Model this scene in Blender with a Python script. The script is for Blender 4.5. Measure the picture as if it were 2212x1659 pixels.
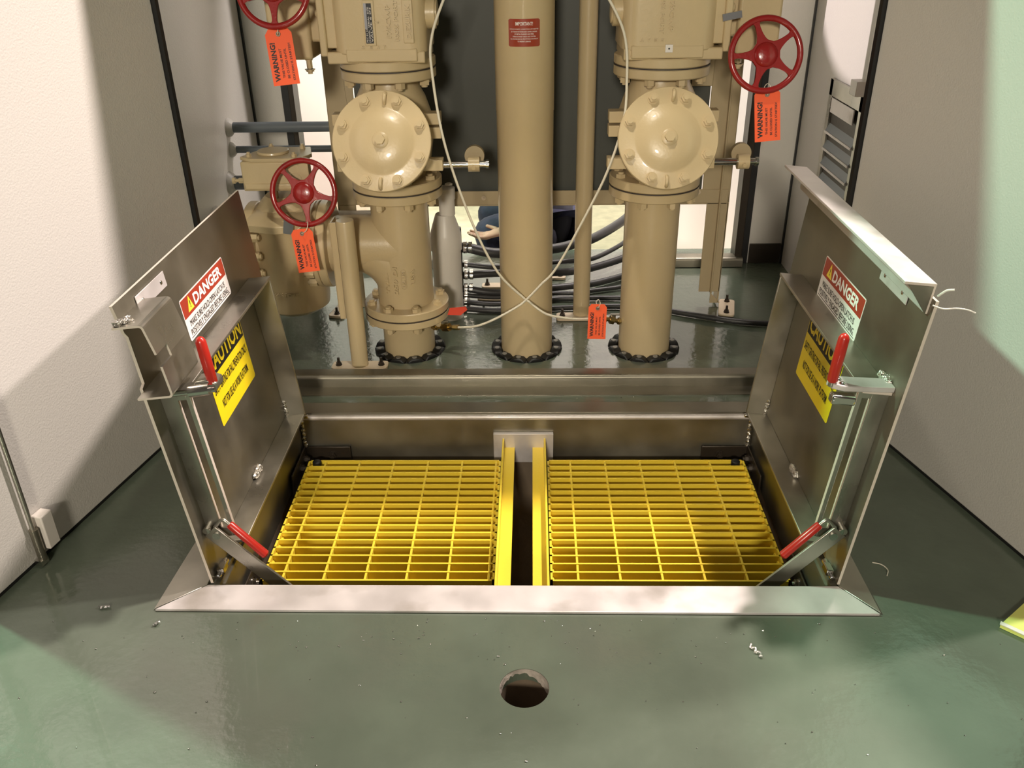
import bpy, bmesh, math, random
from mathutils import Vector, Matrix
random.seed(7)
S = bpy.context.scene
for o in list(bpy.data.objects): bpy.data.objects.remove(o)
C = bpy.context.collection
PI = math.pi

# ------------------------------------------------------------------ camera, world, lights
cam = bpy.data.cameras.new('camera'); co = bpy.data.objects.new('camera', cam); C.objects.link(co)
cam.sensor_width = 36; cam.lens = 1860 / 2212 * 36; cam.clip_start = .02
def cam_axes(p, y, r):
    p, y, r = map(math.radians, (p, y, r))
    f = Vector((0, math.cos(p), -math.sin(p))); u = Vector((0, math.sin(p), math.cos(p))); x = Vector((1, 0, 0))
    R = Matrix.Rotation(y, 3, 'Z'); f, u, x = R @ f, R @ u, R @ x
    c, s = math.cos(r), math.sin(r)
    return c * x + s * u, -s * x + c * u, f
cx_, cu_, cf_ = cam_axes(28.3, 1.6, -.95)
M = Matrix((cx_, cu_, -cf_)).transposed().to_4x4(); M.translation = (.025, 0, 1.30)
co.matrix_world = M; S.camera = co

w = bpy.data.worlds.new('world'); S.world = w; w.use_nodes = True
w.node_tree.nodes['Background'].inputs[0].default_value = (.88, .76, .60, 1)
w.node_tree.nodes['Background'].inputs[1].default_value = .085
S.view_settings.view_transform = 'Standard'; S.view_settings.look = 'None'
S.view_settings.gamma = 1; S.view_settings.exposure = 0

def lamp(name, loc, target, power, col, size, spread=180):
    l = bpy.data.lights.new(name, 'AREA'); l.energy = power; l.color = col; l.shape = 'DISK'; l.size = size
    l.spread = math.radians(spread)
    o = bpy.data.objects.new(name, l); C.objects.link(o); o.location = loc
    o.rotation_euler = (Vector(target) - Vector(loc)).to_track_quat('-Z', 'Y').to_euler()
    return o
lamp('ceiling_lamp', (-.1, 1.88, 2.5), (0, 2.42, .5), 4.5, (1, .90, .74), .10, 80)
lamp('high_bay_white', (5.7, 2.8, 5.5), (0, 1.8, 0), 470, (1, .86, .83), .35)
lamp('high_bay_green', (-4.75, 3.35, 5.5), (0, 1.5, 0), 540, (.58, 1, .72), .30)
lamp('high_bay_middle', (2.15, 2.8, 5.5), (0, 1.6, 0), 500, (1, .87, .80), .30)
lamp('hall_lamp_rear', (1.0, 4.25, 3.3), (0, 4.3, 0), 105, (1, .90, .86), .5)
def spot(name, loc, target, power, col, ang, r):
    l = bpy.data.lights.new(name, 'SPOT'); l.energy = power; l.color = col; l.spot_size = math.radians(ang); l.spot_blend = .12; l.shadow_soft_size = r
    o = bpy.data.objects.new(name, l); C.objects.link(o); o.location = loc; o.rotation_euler = (Vector(target) - Vector(loc)).to_track_quat('-Z', 'Y').to_euler()
spot('wall_patch_spot', (-2.6, 5.0, 2.0), (1.08, 3.07, 1.27), 900, (1, .86, .86), 12.5, .03)  # added spot, cone shaped to throw the bright patch on the right wall
lamp('front_fill', (-.4, -3.6, 2.25), (0, 2.2, .6), 180, (1, .90, .74), .6)  # added fill, kept low to light upright faces more than the floor

# ------------------------------------------------------------------ materials
def nodes(name):
    m = bpy.data.materials.new(name); m.use_nodes = True
    return m, m.node_tree, m.node_tree.nodes['Principled BSDF']
def mat(name, col, rough=.5, metal=0, bump=0, bscale=60, var=0, vscale=8, coat=0, rvar=0, stretch=None, spec=.5, wear=None):
    m, t, b = nodes(name); N = t.nodes; L = t.links
    b.inputs['Base Color'].default_value = (*col, 1); b.inputs['Roughness'].default_value = rough
    b.inputs['Metallic'].default_value = metal; b.inputs['Coat Weight'].default_value = coat
    b.inputs['Specular IOR Level'].default_value = spec
    tc = N.new('ShaderNodeTexCoord'); src = tc.outputs['Object']
    mp = N.new('ShaderNodeMapping'); L.new(src, mp.inputs[0]); mp.inputs['Scale'].default_value = stretch or (1, 1, 1)
    if var or rvar:
        n = N.new('ShaderNodeTexNoise'); n.inputs['Scale'].default_value = vscale; n.inputs['Detail'].default_value = 6
        L.new(mp.outputs[0], n.inputs[0])
        if var:
            mx = N.new('ShaderNodeMix'); mx.data_type = 'RGBA'
            mx.inputs['A'].default_value = (*[c * (1 - var) for c in col], 1)
            mx.inputs['B'].default_value = (*[min(1, c * (1 + var)) for c in col], 1)
            r = N.new('ShaderNodeMapRange'); r.inputs[1].default_value = .3; r.inputs[2].default_value = .7
            L.new(n.outputs[0], r.inputs[0]); L.new(r.outputs[0], mx.inputs['Factor'])
            out = mx.outputs['Result']
            if wear:
                n2 = N.new('ShaderNodeTexNoise'); n2.inputs['Scale'].default_value = wear[1]; n2.inputs['Detail'].default_value = 8
                L.new(mp.outputs[0], n2.inputs[0])
                r2 = N.new('ShaderNodeMapRange'); r2.inputs[1].default_value = wear[2]; r2.inputs[2].default_value = wear[2] + .2
                L.new(n2.outputs[0], r2.inputs[0])
                m2 = N.new('ShaderNodeMix'); m2.data_type = 'RGBA'; m2.inputs['B'].default_value = (*wear[0], 1)
                L.new(r2.outputs[0], m2.inputs['Factor']); L.new(out, m2.inputs['A']); out = m2.outputs['Result']
            L.new(out, b.inputs['Base Color'])
        if rvar:
            r = N.new('ShaderNodeMapRange'); r.inputs[1].default_value = .3; r.inputs[2].default_value = .7
            r.inputs[3].default_value = max(.02, rough - rvar); r.inputs[4].default_value = rough + rvar
            L.new(n.outputs[0], r.inputs[0]); L.new(r.outputs[0], b.inputs['Roughness'])
    if bump:
        n = N.new('ShaderNodeTexNoise'); n.inputs['Scale'].default_value = bscale; n.inputs['Detail'].default_value = 4
        L.new(mp.outputs[0], n.inputs[0])
        bp = N.new('ShaderNodeBump'); bp.inputs['Strength'].default_value = bump; bp.inputs['Distance'].default_value = .004
        L.new(n.outputs[0], bp.inputs['Height']); L.new(bp.outputs[0], b.inputs['Normal'])
    return m
MT = {}
MT['wall'] = mat('white_fibreglass', (.60, .575, .53), .38, bump=.25, bscale=220, spec=.4)
MT['floor'] = mat('green_epoxy', (.104, .127, .094), .12, bump=.30, bscale=48, var=.13, vscale=5, rvar=.07, coat=.3, wear=((.108, .118, .092), 2.2, .50))
MT['gap_shade'] = mat('gap_shade', (.008, .008, .007), .7)  # near-black for the painted shadow gap under the doors
MT['black'] = mat('black_rubber', (.008, .008, .008), .45, bump=.1)
MT['seal'] = mat('seal_rubber', (.006, .006, .006), .5)
MT['seal_bolt'] = mat('dull_bolt_head', (.20, .19, .165), .5)
MT['hose'] = mat('hose_rubber', (.035, .034, .034), .42, bump=.15, bscale=200)
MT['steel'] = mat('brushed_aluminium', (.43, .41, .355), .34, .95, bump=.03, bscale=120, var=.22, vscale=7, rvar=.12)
MT['steel_dark'] = mat('shaded_stained_aluminium', (.255, .236, .188), .42, .9, bump=.03, bscale=90, var=.28, vscale=5, rvar=.12)  # shade on inner faces put into the darker base; the mottling is stain
MT['steel_lit'] = mat('lit_worn_aluminium', (.66, .62, .605), .46, .4, bump=.05, bscale=50, var=.12, vscale=9, rvar=.1, wear=((.40, .36, .32), 6, .54))  # strong light put into the paler base; the blotches are wear
MT['alu_edge'] = mat('saw_cut_aluminium', (.66, .58, .50), .55, .25, bump=.1, bscale=300)
MT['chrome'] = mat('bright_steel', (.62, .60, .57), .16, 1)
MT['weld'] = mat('weld_bead', (.62, .59, .54), .25, 1, bump=1, bscale=160)
MT['tan'] = mat('tan_paint', (.60, .475, .28), .32, bump=.10, bscale=130, coat=.15, var=.03)
MT['tan_dark'] = mat('tan_paint_frame', (.46, .365, .22), .42, bump=.06, bscale=120)
MT['yellow'] = mat('yellow_fibreglass', (.90, .67, .055), .34, bump=.1, bscale=150, coat=.2)
MT['red_wheel'] = mat('red_enamel', (.30, .010, .010), .28, coat=.4, bump=.12, bscale=140)
MT['red_grip'] = mat('red_vinyl', (.42, .020, .012), .28)
MT['orange'] = mat('orange_card', (1.0, .115, .022), .55)
MT['red_tag'] = mat('red_card', (.60, .05, .02), .5)
MT['ink'] = mat('black_ink', (.006, .005, .005), .5)
MT['white_ink'] = mat('white_ink', (.85, .80, .76), .5)
MT['sign_white'] = mat('white_vinyl', (.80, .76, .72), .35)
MT['sign_red'] = mat('red_vinyl_sign', (.36, .035, .015), .35)
MT['sign_yellow'] = mat('yellow_vinyl', (.86, .66, .01), .35)
MT['tri_yellow'] = mat('triangle_yellow', (.9, .7, .05), .35)
MT['brick'] = mat('brown_red_vinyl', (.33, .045, .018), .3)
MT['pvc'] = mat('grey_pvc', (.78, .73, .66), .38, var=.04)
MT['white_pipe'] = mat('white_pvc', (.72, .67, .61), .35)
MT['conduit'] = mat('slate_conduit', (.13, .15, .17), .4)
MT['panel'] = mat('dark_slate_panel', (.055, .058, .048), .5, var=.06, vscale=3)
MT['brass'] = mat('brass', (.42, .31, .13), .28, 1)
MT['tube'] = mat('ivory_tube', (.78, .73, .60), .35)
MT['gasket'] = mat('gasket', (.05, .04, .035), .6)
MT['rust'] = mat('brown_bronze', (.040, .030, .021), .4, .4, bump=.1)
MT['pit'] = mat('pit_wall', (.12, .09, .06), .8, var=.4, vscale=6, bump=.3)
MT['sand'] = mat('plywood_ground', (.56, .47, .345), .7, var=.14, vscale=14, bump=.2)
MT['outer'] = mat('bright_hall_wall', (.85, .80, .78), .6)
MT['denim'] = mat('denim', (.016, .017, .045), .8, bump=.6, bscale=45, var=.3, vscale=20)
MT['navy'] = mat('navy_cloth', (.018, .018, .028), .8, bump=.5, bscale=40)
MT['skin'] = mat('skin', (.48, .27, .19), .5)
MT['hair'] = mat('dark_hair', (.03, .018, .01), .6)
MT['label_black'] = mat('label_black', (.012, .012, .014), .35)
MT['alu_label'] = mat('aluminium_label', (.30, .30, .32), .3, .8)
MT['lime'] = mat('lime_board', (.72, .72, .18), .5)
MT['foil'] = mat('metal_shaving', (.8, .8, .78), .12, 1, bump=.8, bscale=200)
MT['stone'] = mat('chipped_rim', (.42, .37, .32), .8, bump=.8, bscale=90, var=.3, vscale=40)

# ------------------------------------------------------------------ mesh builder
class MB:
    def __init__(s): s.b = bmesh.new()
    def _add(s, vs, fs, T=None):
        vv = [s.b.verts.new((T @ Vector(v)) if T else v) for v in vs]
        for f in fs:
            try: s.b.faces.new([vv[i] for i in f])
            except ValueError: pass
        return s
    def box(s, x0, x1, y0, y1, z0, z1, T=None):
        x0, x1 = sorted((x0, x1)); y0, y1 = sorted((y0, y1)); z0, z1 = sorted((z0, z1))
        v = [(x, y, z) for x in (x0, x1) for y in (y0, y1) for z in (z0, z1)]
        return s._add(v, [(0, 1, 3, 2), (4, 6, 7, 5), (0, 4, 5, 1), (2, 3, 7, 6), (0, 2, 6, 4), (1, 5, 7, 3)], T)
    def prism(s, poly, d0, d1, T=None, axis='y'):
        # poly in the (x, z) plane, extruded along y (or the plane normal to the chosen axis)
        n = len(poly)
        def P(a, b, d): return {'y': (a, d, b), 'x': (d, a, b), 'z': (a, b, d)}[axis]
        v = [P(a, b, d0) for a, b in poly] + [P(a, b, d1) for a, b in poly]
        f = [tuple(range(n)), tuple(range(2 * n - 1, n - 1, -1))] + [(i, i + n, (i + 1) % n + n, (i + 1) % n) for i in range(n)]
        return s._add(v, f, T)
    def lathe(s, prof, T=None, n=40, cap=True):
        # prof: (radius, height) along local z
        v = []; f = []
        for r, z in prof: v += [(r * math.cos(2 * PI * k / n), r * math.sin(2 * PI * k / n), z) for k in range(n)]
        for i in range(len(prof) - 1):
            for k in range(n): f.append((i * n + k, i * n + (k + 1) % n, (i + 1) * n + (k + 1) % n, (i + 1) * n + k))
        if cap: f.append(tuple(range(n - 1, -1, -1))); f.append(tuple((len(prof) - 1) * n + k for k in range(n)))
        return s._add(v, f, T)
    def cyl(s, a, b, r, r2=None, n=28):
        a, b = Vector(a), Vector(b); d = b - a
        T = Matrix.Translation(a) @ d.to_track_quat('Z', 'Y').to_matrix().to_4x4()
        return s.lathe([(r, 0), (r if r2 is None else r2, d.length)], T, n)
    def tube(s, pts, r, n=12, sub=6):
        P = [Vector(p) for p in pts]; Q = []
        if sub > 1 and len(P) > 2:
            E_ = [2 * P[0] - P[1]] + P + [2 * P[-1] - P[-2]]
            for i in range(1, len(E_) - 2):
                for k in range(sub):
                    t = k / sub; a, b_, c, d = E_[i - 1:i + 3]
                    Q.append(.5 * ((2 * b_) + (c - a) * t + (2 * a - 5 * b_ + 4 * c - d) * t * t + (3 * b_ - a - 3 * c + d) * t ** 3))
            Q.append(P[-1])
        else: Q = P
        v = []; f = []; nrm = None
        for i, q in enumerate(Q):
            tg = (Q[min(i + 1, len(Q) - 1)] - Q[max(i - 1, 0)]).normalized()
            if nrm is None: nrm = tg.orthogonal().normalized()
            nrm = (nrm - tg * nrm.dot(tg)).normalized(); bn = tg.cross(nrm)
            v += [q + r * (math.cos(2 * PI * k / n) * nrm + math.sin(2 * PI * k / n) * bn) for k in range(n)]
        m = len(Q)
        for i in range(m - 1):
            for k in range(n): f.append((i * n + k, i * n + (k + 1) % n, (i + 1) * n + (k + 1) % n, (i + 1) * n + k))
        f.append(tuple(range(n - 1, -1, -1))); f.append(tuple((m - 1) * n + k for k in range(n)))
        return s._add(v, f)
    def torus(s, R, r, T=None, n=56, m=12):
        v = [((R + r * math.cos(2 * PI * j / m)) * math.cos(2 * PI * i / n), (R + r * math.cos(2 * PI * j / m)) * math.sin(2 * PI * i / n), r * math.sin(2 * PI * j / m)) for i in range(n) for j in range(m)]
        f = [(i * m + j, ((i + 1) % n) * m + j, ((i + 1) % n) * m + (j + 1) % m, i * m + (j + 1) % m) for i in range(n) for j in range(m)]
        return s._add(v, f, T)
    def blob(s, c, rx, ry, rz, n=16, m=10, jit=0, T=None):
        v = [(c[0], c[1], c[2] - rz)]; f = []
        for j in range(1, m):
            a = -PI / 2 + PI * j / m
            for i in range(n):
                q = 1 + random.uniform(-jit, jit)
                v.append((c[0] + rx * q * math.cos(a) * math.cos(2 * PI * i / n), c[1] + ry * q * math.cos(a) * math.sin(2 * PI * i / n), c[2] + rz * q * math.sin(a)))
        v.append((c[0], c[1], c[2] + rz))
        for i in range(n):
            f.append((0, 1 + (i + 1) % n, 1 + i)); f.append((len(v) - 1, 1 + (m - 2) * n + i, 1 + (m - 2) * n + (i + 1) % n))
        for j in range(m - 2):
            for i in range(n): f.append((1 + j * n + i, 1 + j * n + (i + 1) % n, 1 + (j + 1) * n + (i + 1) % n, 1 + (j + 1) * n + i))
        return s._add(v, f, T)
    def build(s, name, m, parent=None, bev=0, smooth=True):
        bmesh.ops.remove_doubles(s.b, verts=s.b.verts, dist=1e-6)
        bmesh.ops.recalc_face_normals(s.b, faces=s.b.faces)
        me = bpy.data.meshes.new(name); s.b.to_mesh(me); s.b.free()
        me.materials.append(MT[m])
        if smooth: me.shade_smooth(); me.set_sharp_from_angle(angle=math.radians(38))
        o = bpy.data.objects.new(name, me); C.objects.link(o)
        if parent: o.parent = parent
        if bev:
            md = o.modifiers.new('bevel', 'BEVEL'); md.width = bev; md.segments = 2; md.limit_method = 'ANGLE'; md.angle_limit = math.radians(50)
        return o
def edge_faces(o, axis, ends=False):
    # bare sawn edges of a sheet metal part get their own brighter material
    o.data.materials.append(MT['alu_edge'])
    for p in o.data.polygons:
        a = abs(p.normal[axis])
        if (a > .9) if ends else (a < .3): p.material_index = 1
    return o
def tag(o, label, cat, group=None, kind=None):
    if label: o['label'] = label
    if cat: o['category'] = cat
    if group: o['group'] = group
    if kind: o['kind'] = kind
    return o
def thing(name, label, cat, loc=(0, 0, 0), rot=(0, 0, 0), group=None):
    o = bpy.data.objects.new(name, None); C.objects.link(o); o.empty_display_size = .05
    o.location = loc; o.rotation_euler = rot
    return tag(o, label, cat, group)
def struct(o): o['kind'] = 'structure'; return o
def copy_tree(o, parent=None):
    c = o.copy(); C.objects.link(c)
    if parent: c.parent = parent
    for ch in list(o.children): copy_tree(ch, c)
    return c
def Rx(a): return Matrix.Rotation(math.radians(a), 4, 'X')
def Ry(a): return Matrix.Rotation(math.radians(a), 4, 'Y')
def Rz(a): return Matrix.Rotation(math.radians(a), 4, 'Z')
def Tr(x, y, z): return Matrix.Translation((x, y, z))
def bar(mb, a, b, wdt, th, side=(0, 1, 0)):
    # flat bar from a to b: wdt measured across, th along `side`
    a, b = Vector(a), Vector(b); d = (b - a); l = d.length; d.normalize(); s_ = Vector(side).normalized(); n = s_.cross(d).normalized()
    T = Matrix((n, s_, d)).transposed().to_4x4(); T.translation = a
    return mb.box(-wdt / 2, wdt / 2, -th / 2, th / 2, 0, l, T)

_fontcache = {}
def text_mesh(txt, bold):
    k = (txt, bold)
    if k in _fontcache: return _fontcache[k]
    cu = bpy.data.curves.new('lettering', 'FONT'); cu.body = txt; cu.size = 1; cu.offset = bold; cu.resolution_u = 2
    o = bpy.data.objects.new('lettering', cu); C.objects.link(o)
    bpy.context.view_layer.update(); dg = bpy.context.evaluated_depsgraph_get()
    me = bpy.data.meshes.new_from_object(o.evaluated_get(dg))
    vs = [tuple(v.co) for v in me.vertices]; fs = [tuple(p.vertices) for p in me.polygons]
    bpy.data.objects.remove(o); bpy.data.curves.remove(cu); bpy.data.meshes.remove(me)
    _fontcache[k] = (vs, fs); return vs, fs
def lettering(lines, T, m, parent, depth=.0004, name='lettering', bold=.02, curve=None):
    """lines: (text, x, y, width, height) of the box the words fill, in the plane whose matrix is T (x right, y up, z out)"""
    mb = MB()
    for txt, x, y, wd, h in lines:
        vs, fs = text_mesh(txt, bold)
        if not vs: continue
        x0 = min(v[0] for v in vs); x1 = max(v[0] for v in vs); y0 = min(v[1] for v in vs); y1 = max(v[1] for v in vs)
        pts = [(x + (v[0] - x0) / (x1 - x0) * wd, y + (v[1] - y0) / max(1e-6, y1 - y0) * h) for v in vs]
        if curve:
            R, = curve; q = [(R * math.sin(a / R), b, R * math.cos(a / R) - R + depth) for a, b in pts]
        else: q = [(a, b, depth) for a, b in pts]
        mb._add(q, fs, T)
        if depth > .0008:      # raised casting letters: give them side walls
            n = len(q); lo = [(p[0], p[1], p[2] - depth) for p in q]; ed = {}
            for f in fs:
                for i in range(len(f)):
                    e = (f[i], f[(i + 1) % len(f)]); ed[e] = 1
            be = [e for e in ed if (e[1], e[0]) not in ed]
            mb._add(q + lo, [(e[0], e[1], e[1] + n, e[0] + n) for e in be], T)
    return mb.build(name, m, parent, smooth=False)
def hexbolt(mb, base, d, r, h, washer=True, stud=True):
    base, d = Vector(base), Vector(d).normalized()
    if washer: mb.cyl(base, base + d * .002, r * 1.35, n=20)
    mb.cyl(base, base + d * (h + .002), r * 1.08, n=6)
    if stud: mb.cyl(base, base + d * (h + .008), r * .62, n=14)
    return mb
def face_matrix(right, up, origin):
    r, u = Vector(right).normalized(), Vector(up).normalized(); n = r.cross(u)
    T = Matrix((r, u, n)).transposed().to_4x4(); T.translation = Vector(origin); return T

# ------------------------------------------------------------------ the room
PX = [-.400, .003, .405]; PY = 2.68; PR = .0865        # the three risers
def circle(cx, cy, r, n=40): return [(cx + r * math.cos(2 * PI * k / n), cy + r * math.sin(2 * PI * k / n)) for k in range(n)]
def plate_with_holes(outer, holes, z, depth):
    b = bmesh.new(); es = []
    for loop in [outer] + holes:
        v = [b.verts.new((x, y, z)) for x, y in loop]
        es += [b.edges.new((v[i], v[(i + 1) % len(v)])) for i in range(len(v))]
    bmesh.ops.triangle_fill(b, use_beauty=True, use_dissolve=False, edges=es)
    g = bmesh.ops.extrude_face_region(b, geom=list(b.faces))
    for v in [q for q in g['geom'] if isinstance(q, bmesh.types.BMVert)]: v.co.z -= depth
    return b
mb = MB(); mb.b.free()
mb.b = plate_with_holes([(-2.4, -1.2), (2.4, -1.2), (2.4, 3.68), (-2.4, 3.68)],
    [[(-.69, 1.455), (.69, 1.455), (.69, 2.225), (-.69, 2.225)], circle(.006, 1.181, .048)] + [circle(x, PY, .121) for x in PX], 0, .03)
struct(mb.build('floor', 'floor', smooth=False))
# side walls, back panels and roof of the enclosure
struct(MB().box(-1.14, -1.08, 2.42, 3.56, 0, 1.66).build('wall_left', 'wall'))
struct(MB().box(1.08, 1.14, 2.42, 3.56, 0, 1.66).build('wall_right', 'wall'))
mb = MB().box(-1.08, -.957, 3.5, 3.56, 0, 1.66).box(.934, 1.08, 3.5, 3.56, 0, 1.66); struct(mb.build('wall_back', 'wall'))
struct(MB().box(-1.14, 1.14, 2.20, 3.56, 1.66, 1.70).build('ceiling', 'wall'))
struct(MB().box(-.957, -.925, 3.49, 3.56, .0, 1.66).box(.905, .934, 3.49, 3.56, 0, 1.66).build('trim_1', 'black'))
struct(MB().box(-.925, -.905, 3.47, 3.55, .0, 1.66).box(.875, .905, 3.47, 3.55, .0, 1.66).build('trim_2', 'rust', bev=.002))
# thin dark seams in the inside corners
struct(MB().box(-1.084, -1.074, 3.485, 3.505, 0, 1.66).box(1.074, 1.084, 3.485, 3.505, 0, 1.66).build('trim_3', 'black'))
# swung-open front doors
def front_door(i, A, B, s):
    A, B = Vector((*A, 0)), Vector((*B, 0)); d = (B - A).normalized(); n = Vector((0, 0, 1)).cross(d) * s
    T = Matrix((d, n, (0, 0, 1))).transposed().to_4x4(); T.translation = A
    L = (B - A).length
    o = struct(MB().box(0, L, 0, .05,   .012, 1.62, T).build('door_%d' % i, 'wall', bev=.003))
    MB().box(-.014, .0, -.012, .05,   .012, 1.62, T).build('gasket_strip', 'black', o)
    MB().box(0, L, .005, .045, 0.001, .012, T).build('shade_strip', 'gap_shade', o)  # dark strip standing in for the shadow gap under the door
    return o, T
dL, TL = front_door(1, (-.945, 2.372), (-1.156, 1.386), -1)
dR, TR_ = front_door(2, (.916, 2.372), (1.178, 1.402), 1)
# cane bolt near the free edge of the left door
T = TL @ Matrix.Identity(4)
cb = thing('cane_bolt', 'thin grey drop bolt running down the white left door to a white block', 'door bolt')
mb = MB(); mb.tube([T @ Vector((.848, -.012, z)) for z in (.75, .35, .02)], .0055, sub=1); mb.build('rod', 'steel', cb)
mb = MB(); mb.box(.80, .835, -.030, -.001, .035, .125, T); mb.build('guide_block', 'white_pipe', cb, bev=.003)
mb = MB(); mb.cyl(T @ Vector((.848, -.013, .015)), T @ Vector((.848, -.013, .10)), .010, n=16); mb.build('sleeve', 'steel_dark', cb)
mb = MB(); mb.box(.84, .862, -.02, -.001, .004, .018, T); mb.build('foot_bracket', 'chrome', cb)

# rear curb rail (rounded stainless tube on a flat strip) and the far one
def curb(i, y0, y1, zt, x0, x1, strip=None):
    r = .012; prof = [(y0, 0.003), (y0, zt - r)] + [(y0 + r - r * math.cos(a), zt - r + r * math.sin(a)) for a in (PI / 8, PI / 4, 3 * PI / 8, PI / 2)] + [(y1, zt), (y1, 0.003)]
    o = MB().prism(prof, x0, x1, axis='x').build('trim_%d' % i, 'steel_dark'); struct(o)
    if strip: MB().box(x0, x1, strip[0], strip[1], .0, .003).build('sill_strip', 'steel_dark', o)
    return o
curb(4, 2.390, 2.440, .042, -.93, .90, (2.336, 2.392))
curb(5, 3.44, 3.50, .042, .43, .905)
curb(6, 3.44, 3.50, .042, -.925, -.40)
struct(MB().box(.94, 1.07, 3.488, 3.499, .003, .085).build('baseboard_back', 'rust'))

# outer hall behind and around
struct(MB().box(-3.5, 3.5, 3.70, 8, -.42, -.40).build('trim_7', 'sand', smooth=False))
struct(MB().box(-3.5, 3.5, 5.9, 6.0, -.4, 3.4).build('wall_outer', 'outer', smooth=False))
struct(MB().box(-3.5, -3.4, 3.7, 6.0, -.4, 3.4).build('wall_outer_left', 'outer', smooth=False))
struct(MB().box(.62, 3.4, 4.35, 4.45, -.40, 2.6).build('wall_outer_right', 'outer', smooth=False))

# drain hole rim and pit below
mb = MB(); n = 60
v = []; f = []
for k in range(n):
    a = 2 * PI * k / n; d = -.018 - .012 * (math.sin(a * 2.2 + .6) + .6 * random.random()) * (1 if math.sin(a) > -.2 else .3)
    for r, z in ((.0478, -.001), (.0468, min(-.008, d))): v.append((.006 + r * math.cos(a), 1.181 + r * math.sin(a), z))
for k in range(n): f.append((2 * k, 2 * k + 1, (2 * k + 3) % (2 * n), (2 * k + 2) % (2 * n)))
mb._add(v, f); struct(mb.build('trim_8', 'stone'))
mb = MB(); mb.lathe([(.0483, -.03), (.0483, -.22)], Tr(.006, 1.181, 0), 40, cap=False); mb.lathe([(.001, -.22), (.0485, -.22)], Tr(.006, 1.181, 0), 40, cap=False)
struct(mb.build('trim_9', 'pit'))

# ------------------------------------------------------------------ floor hatch frame
hf = thing('hatch_frame', 'aluminium floor hatch frame around the yellow gratings', 'hatch frame')
# flat flange, front piece bright, sides and back
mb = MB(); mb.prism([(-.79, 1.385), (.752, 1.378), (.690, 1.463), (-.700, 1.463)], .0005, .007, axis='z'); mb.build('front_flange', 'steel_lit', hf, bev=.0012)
mb = MB(); mb.prism([(-.793, 1.388), (-.703, 1.463), (-.700, 2.222), (-.748, 2.284)], .0005, .006, axis='z'); mb.build('side_flange', 'steel', hf, bev=.001)
mb = MB(); mb.prism([(.755, 1.382), (.743, 2.284), (.690, 2.222), (.693, 1.463)], .0005, .006, axis='z'); mb.build('side_flange', 'steel', hf, bev=.001)
mb = MB(); mb.box(-.70, .70, 2.222, 2.284, .0005, .007); mb.build('rear_flange', 'steel_dark', hf, bev=.001)
def frame_wall(pts_in, th, z0, z1): pass
# walls of the well with a bull-nosed lip
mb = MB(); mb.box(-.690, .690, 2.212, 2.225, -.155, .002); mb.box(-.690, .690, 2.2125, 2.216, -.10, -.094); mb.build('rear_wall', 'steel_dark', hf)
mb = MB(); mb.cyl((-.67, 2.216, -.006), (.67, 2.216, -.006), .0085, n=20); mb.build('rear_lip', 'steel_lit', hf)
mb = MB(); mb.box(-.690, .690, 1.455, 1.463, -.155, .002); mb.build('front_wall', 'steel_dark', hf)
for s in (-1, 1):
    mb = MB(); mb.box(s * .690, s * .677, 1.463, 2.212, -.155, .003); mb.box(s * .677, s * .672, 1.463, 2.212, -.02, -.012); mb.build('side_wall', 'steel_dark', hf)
# weld beads in the rear corners
for s in (-1, 1):
    mb = MB()
    for k in range(7): mb.blob((s * .668, 2.205, -.015 - .014 * k), .007, .006, .007, 10, 6, .2)
    mb.build('weld_bead', 'weld', hf)
MB().box(-.095, .085, 2.198, 2.211, -.155, -.055).build('centre_plate', 'steel_lit', hf, bev=.001)
# concrete tank below
mb = MB()
for a in ((-.72, -.69, 1.43, 2.25), (.69, .72, 1.43, 2.25), (-.72, .72, 1.43, 1.455), (-.72, .72, 2.225, 2.25)): mb.box(a[0], a[1], a[2], a[3], -1.2, -.156)
mb.box(-.72, .72, 1.43, 2.25, -1.22, -1.2); struct(mb.build('trim_10', 'pit'))

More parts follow.
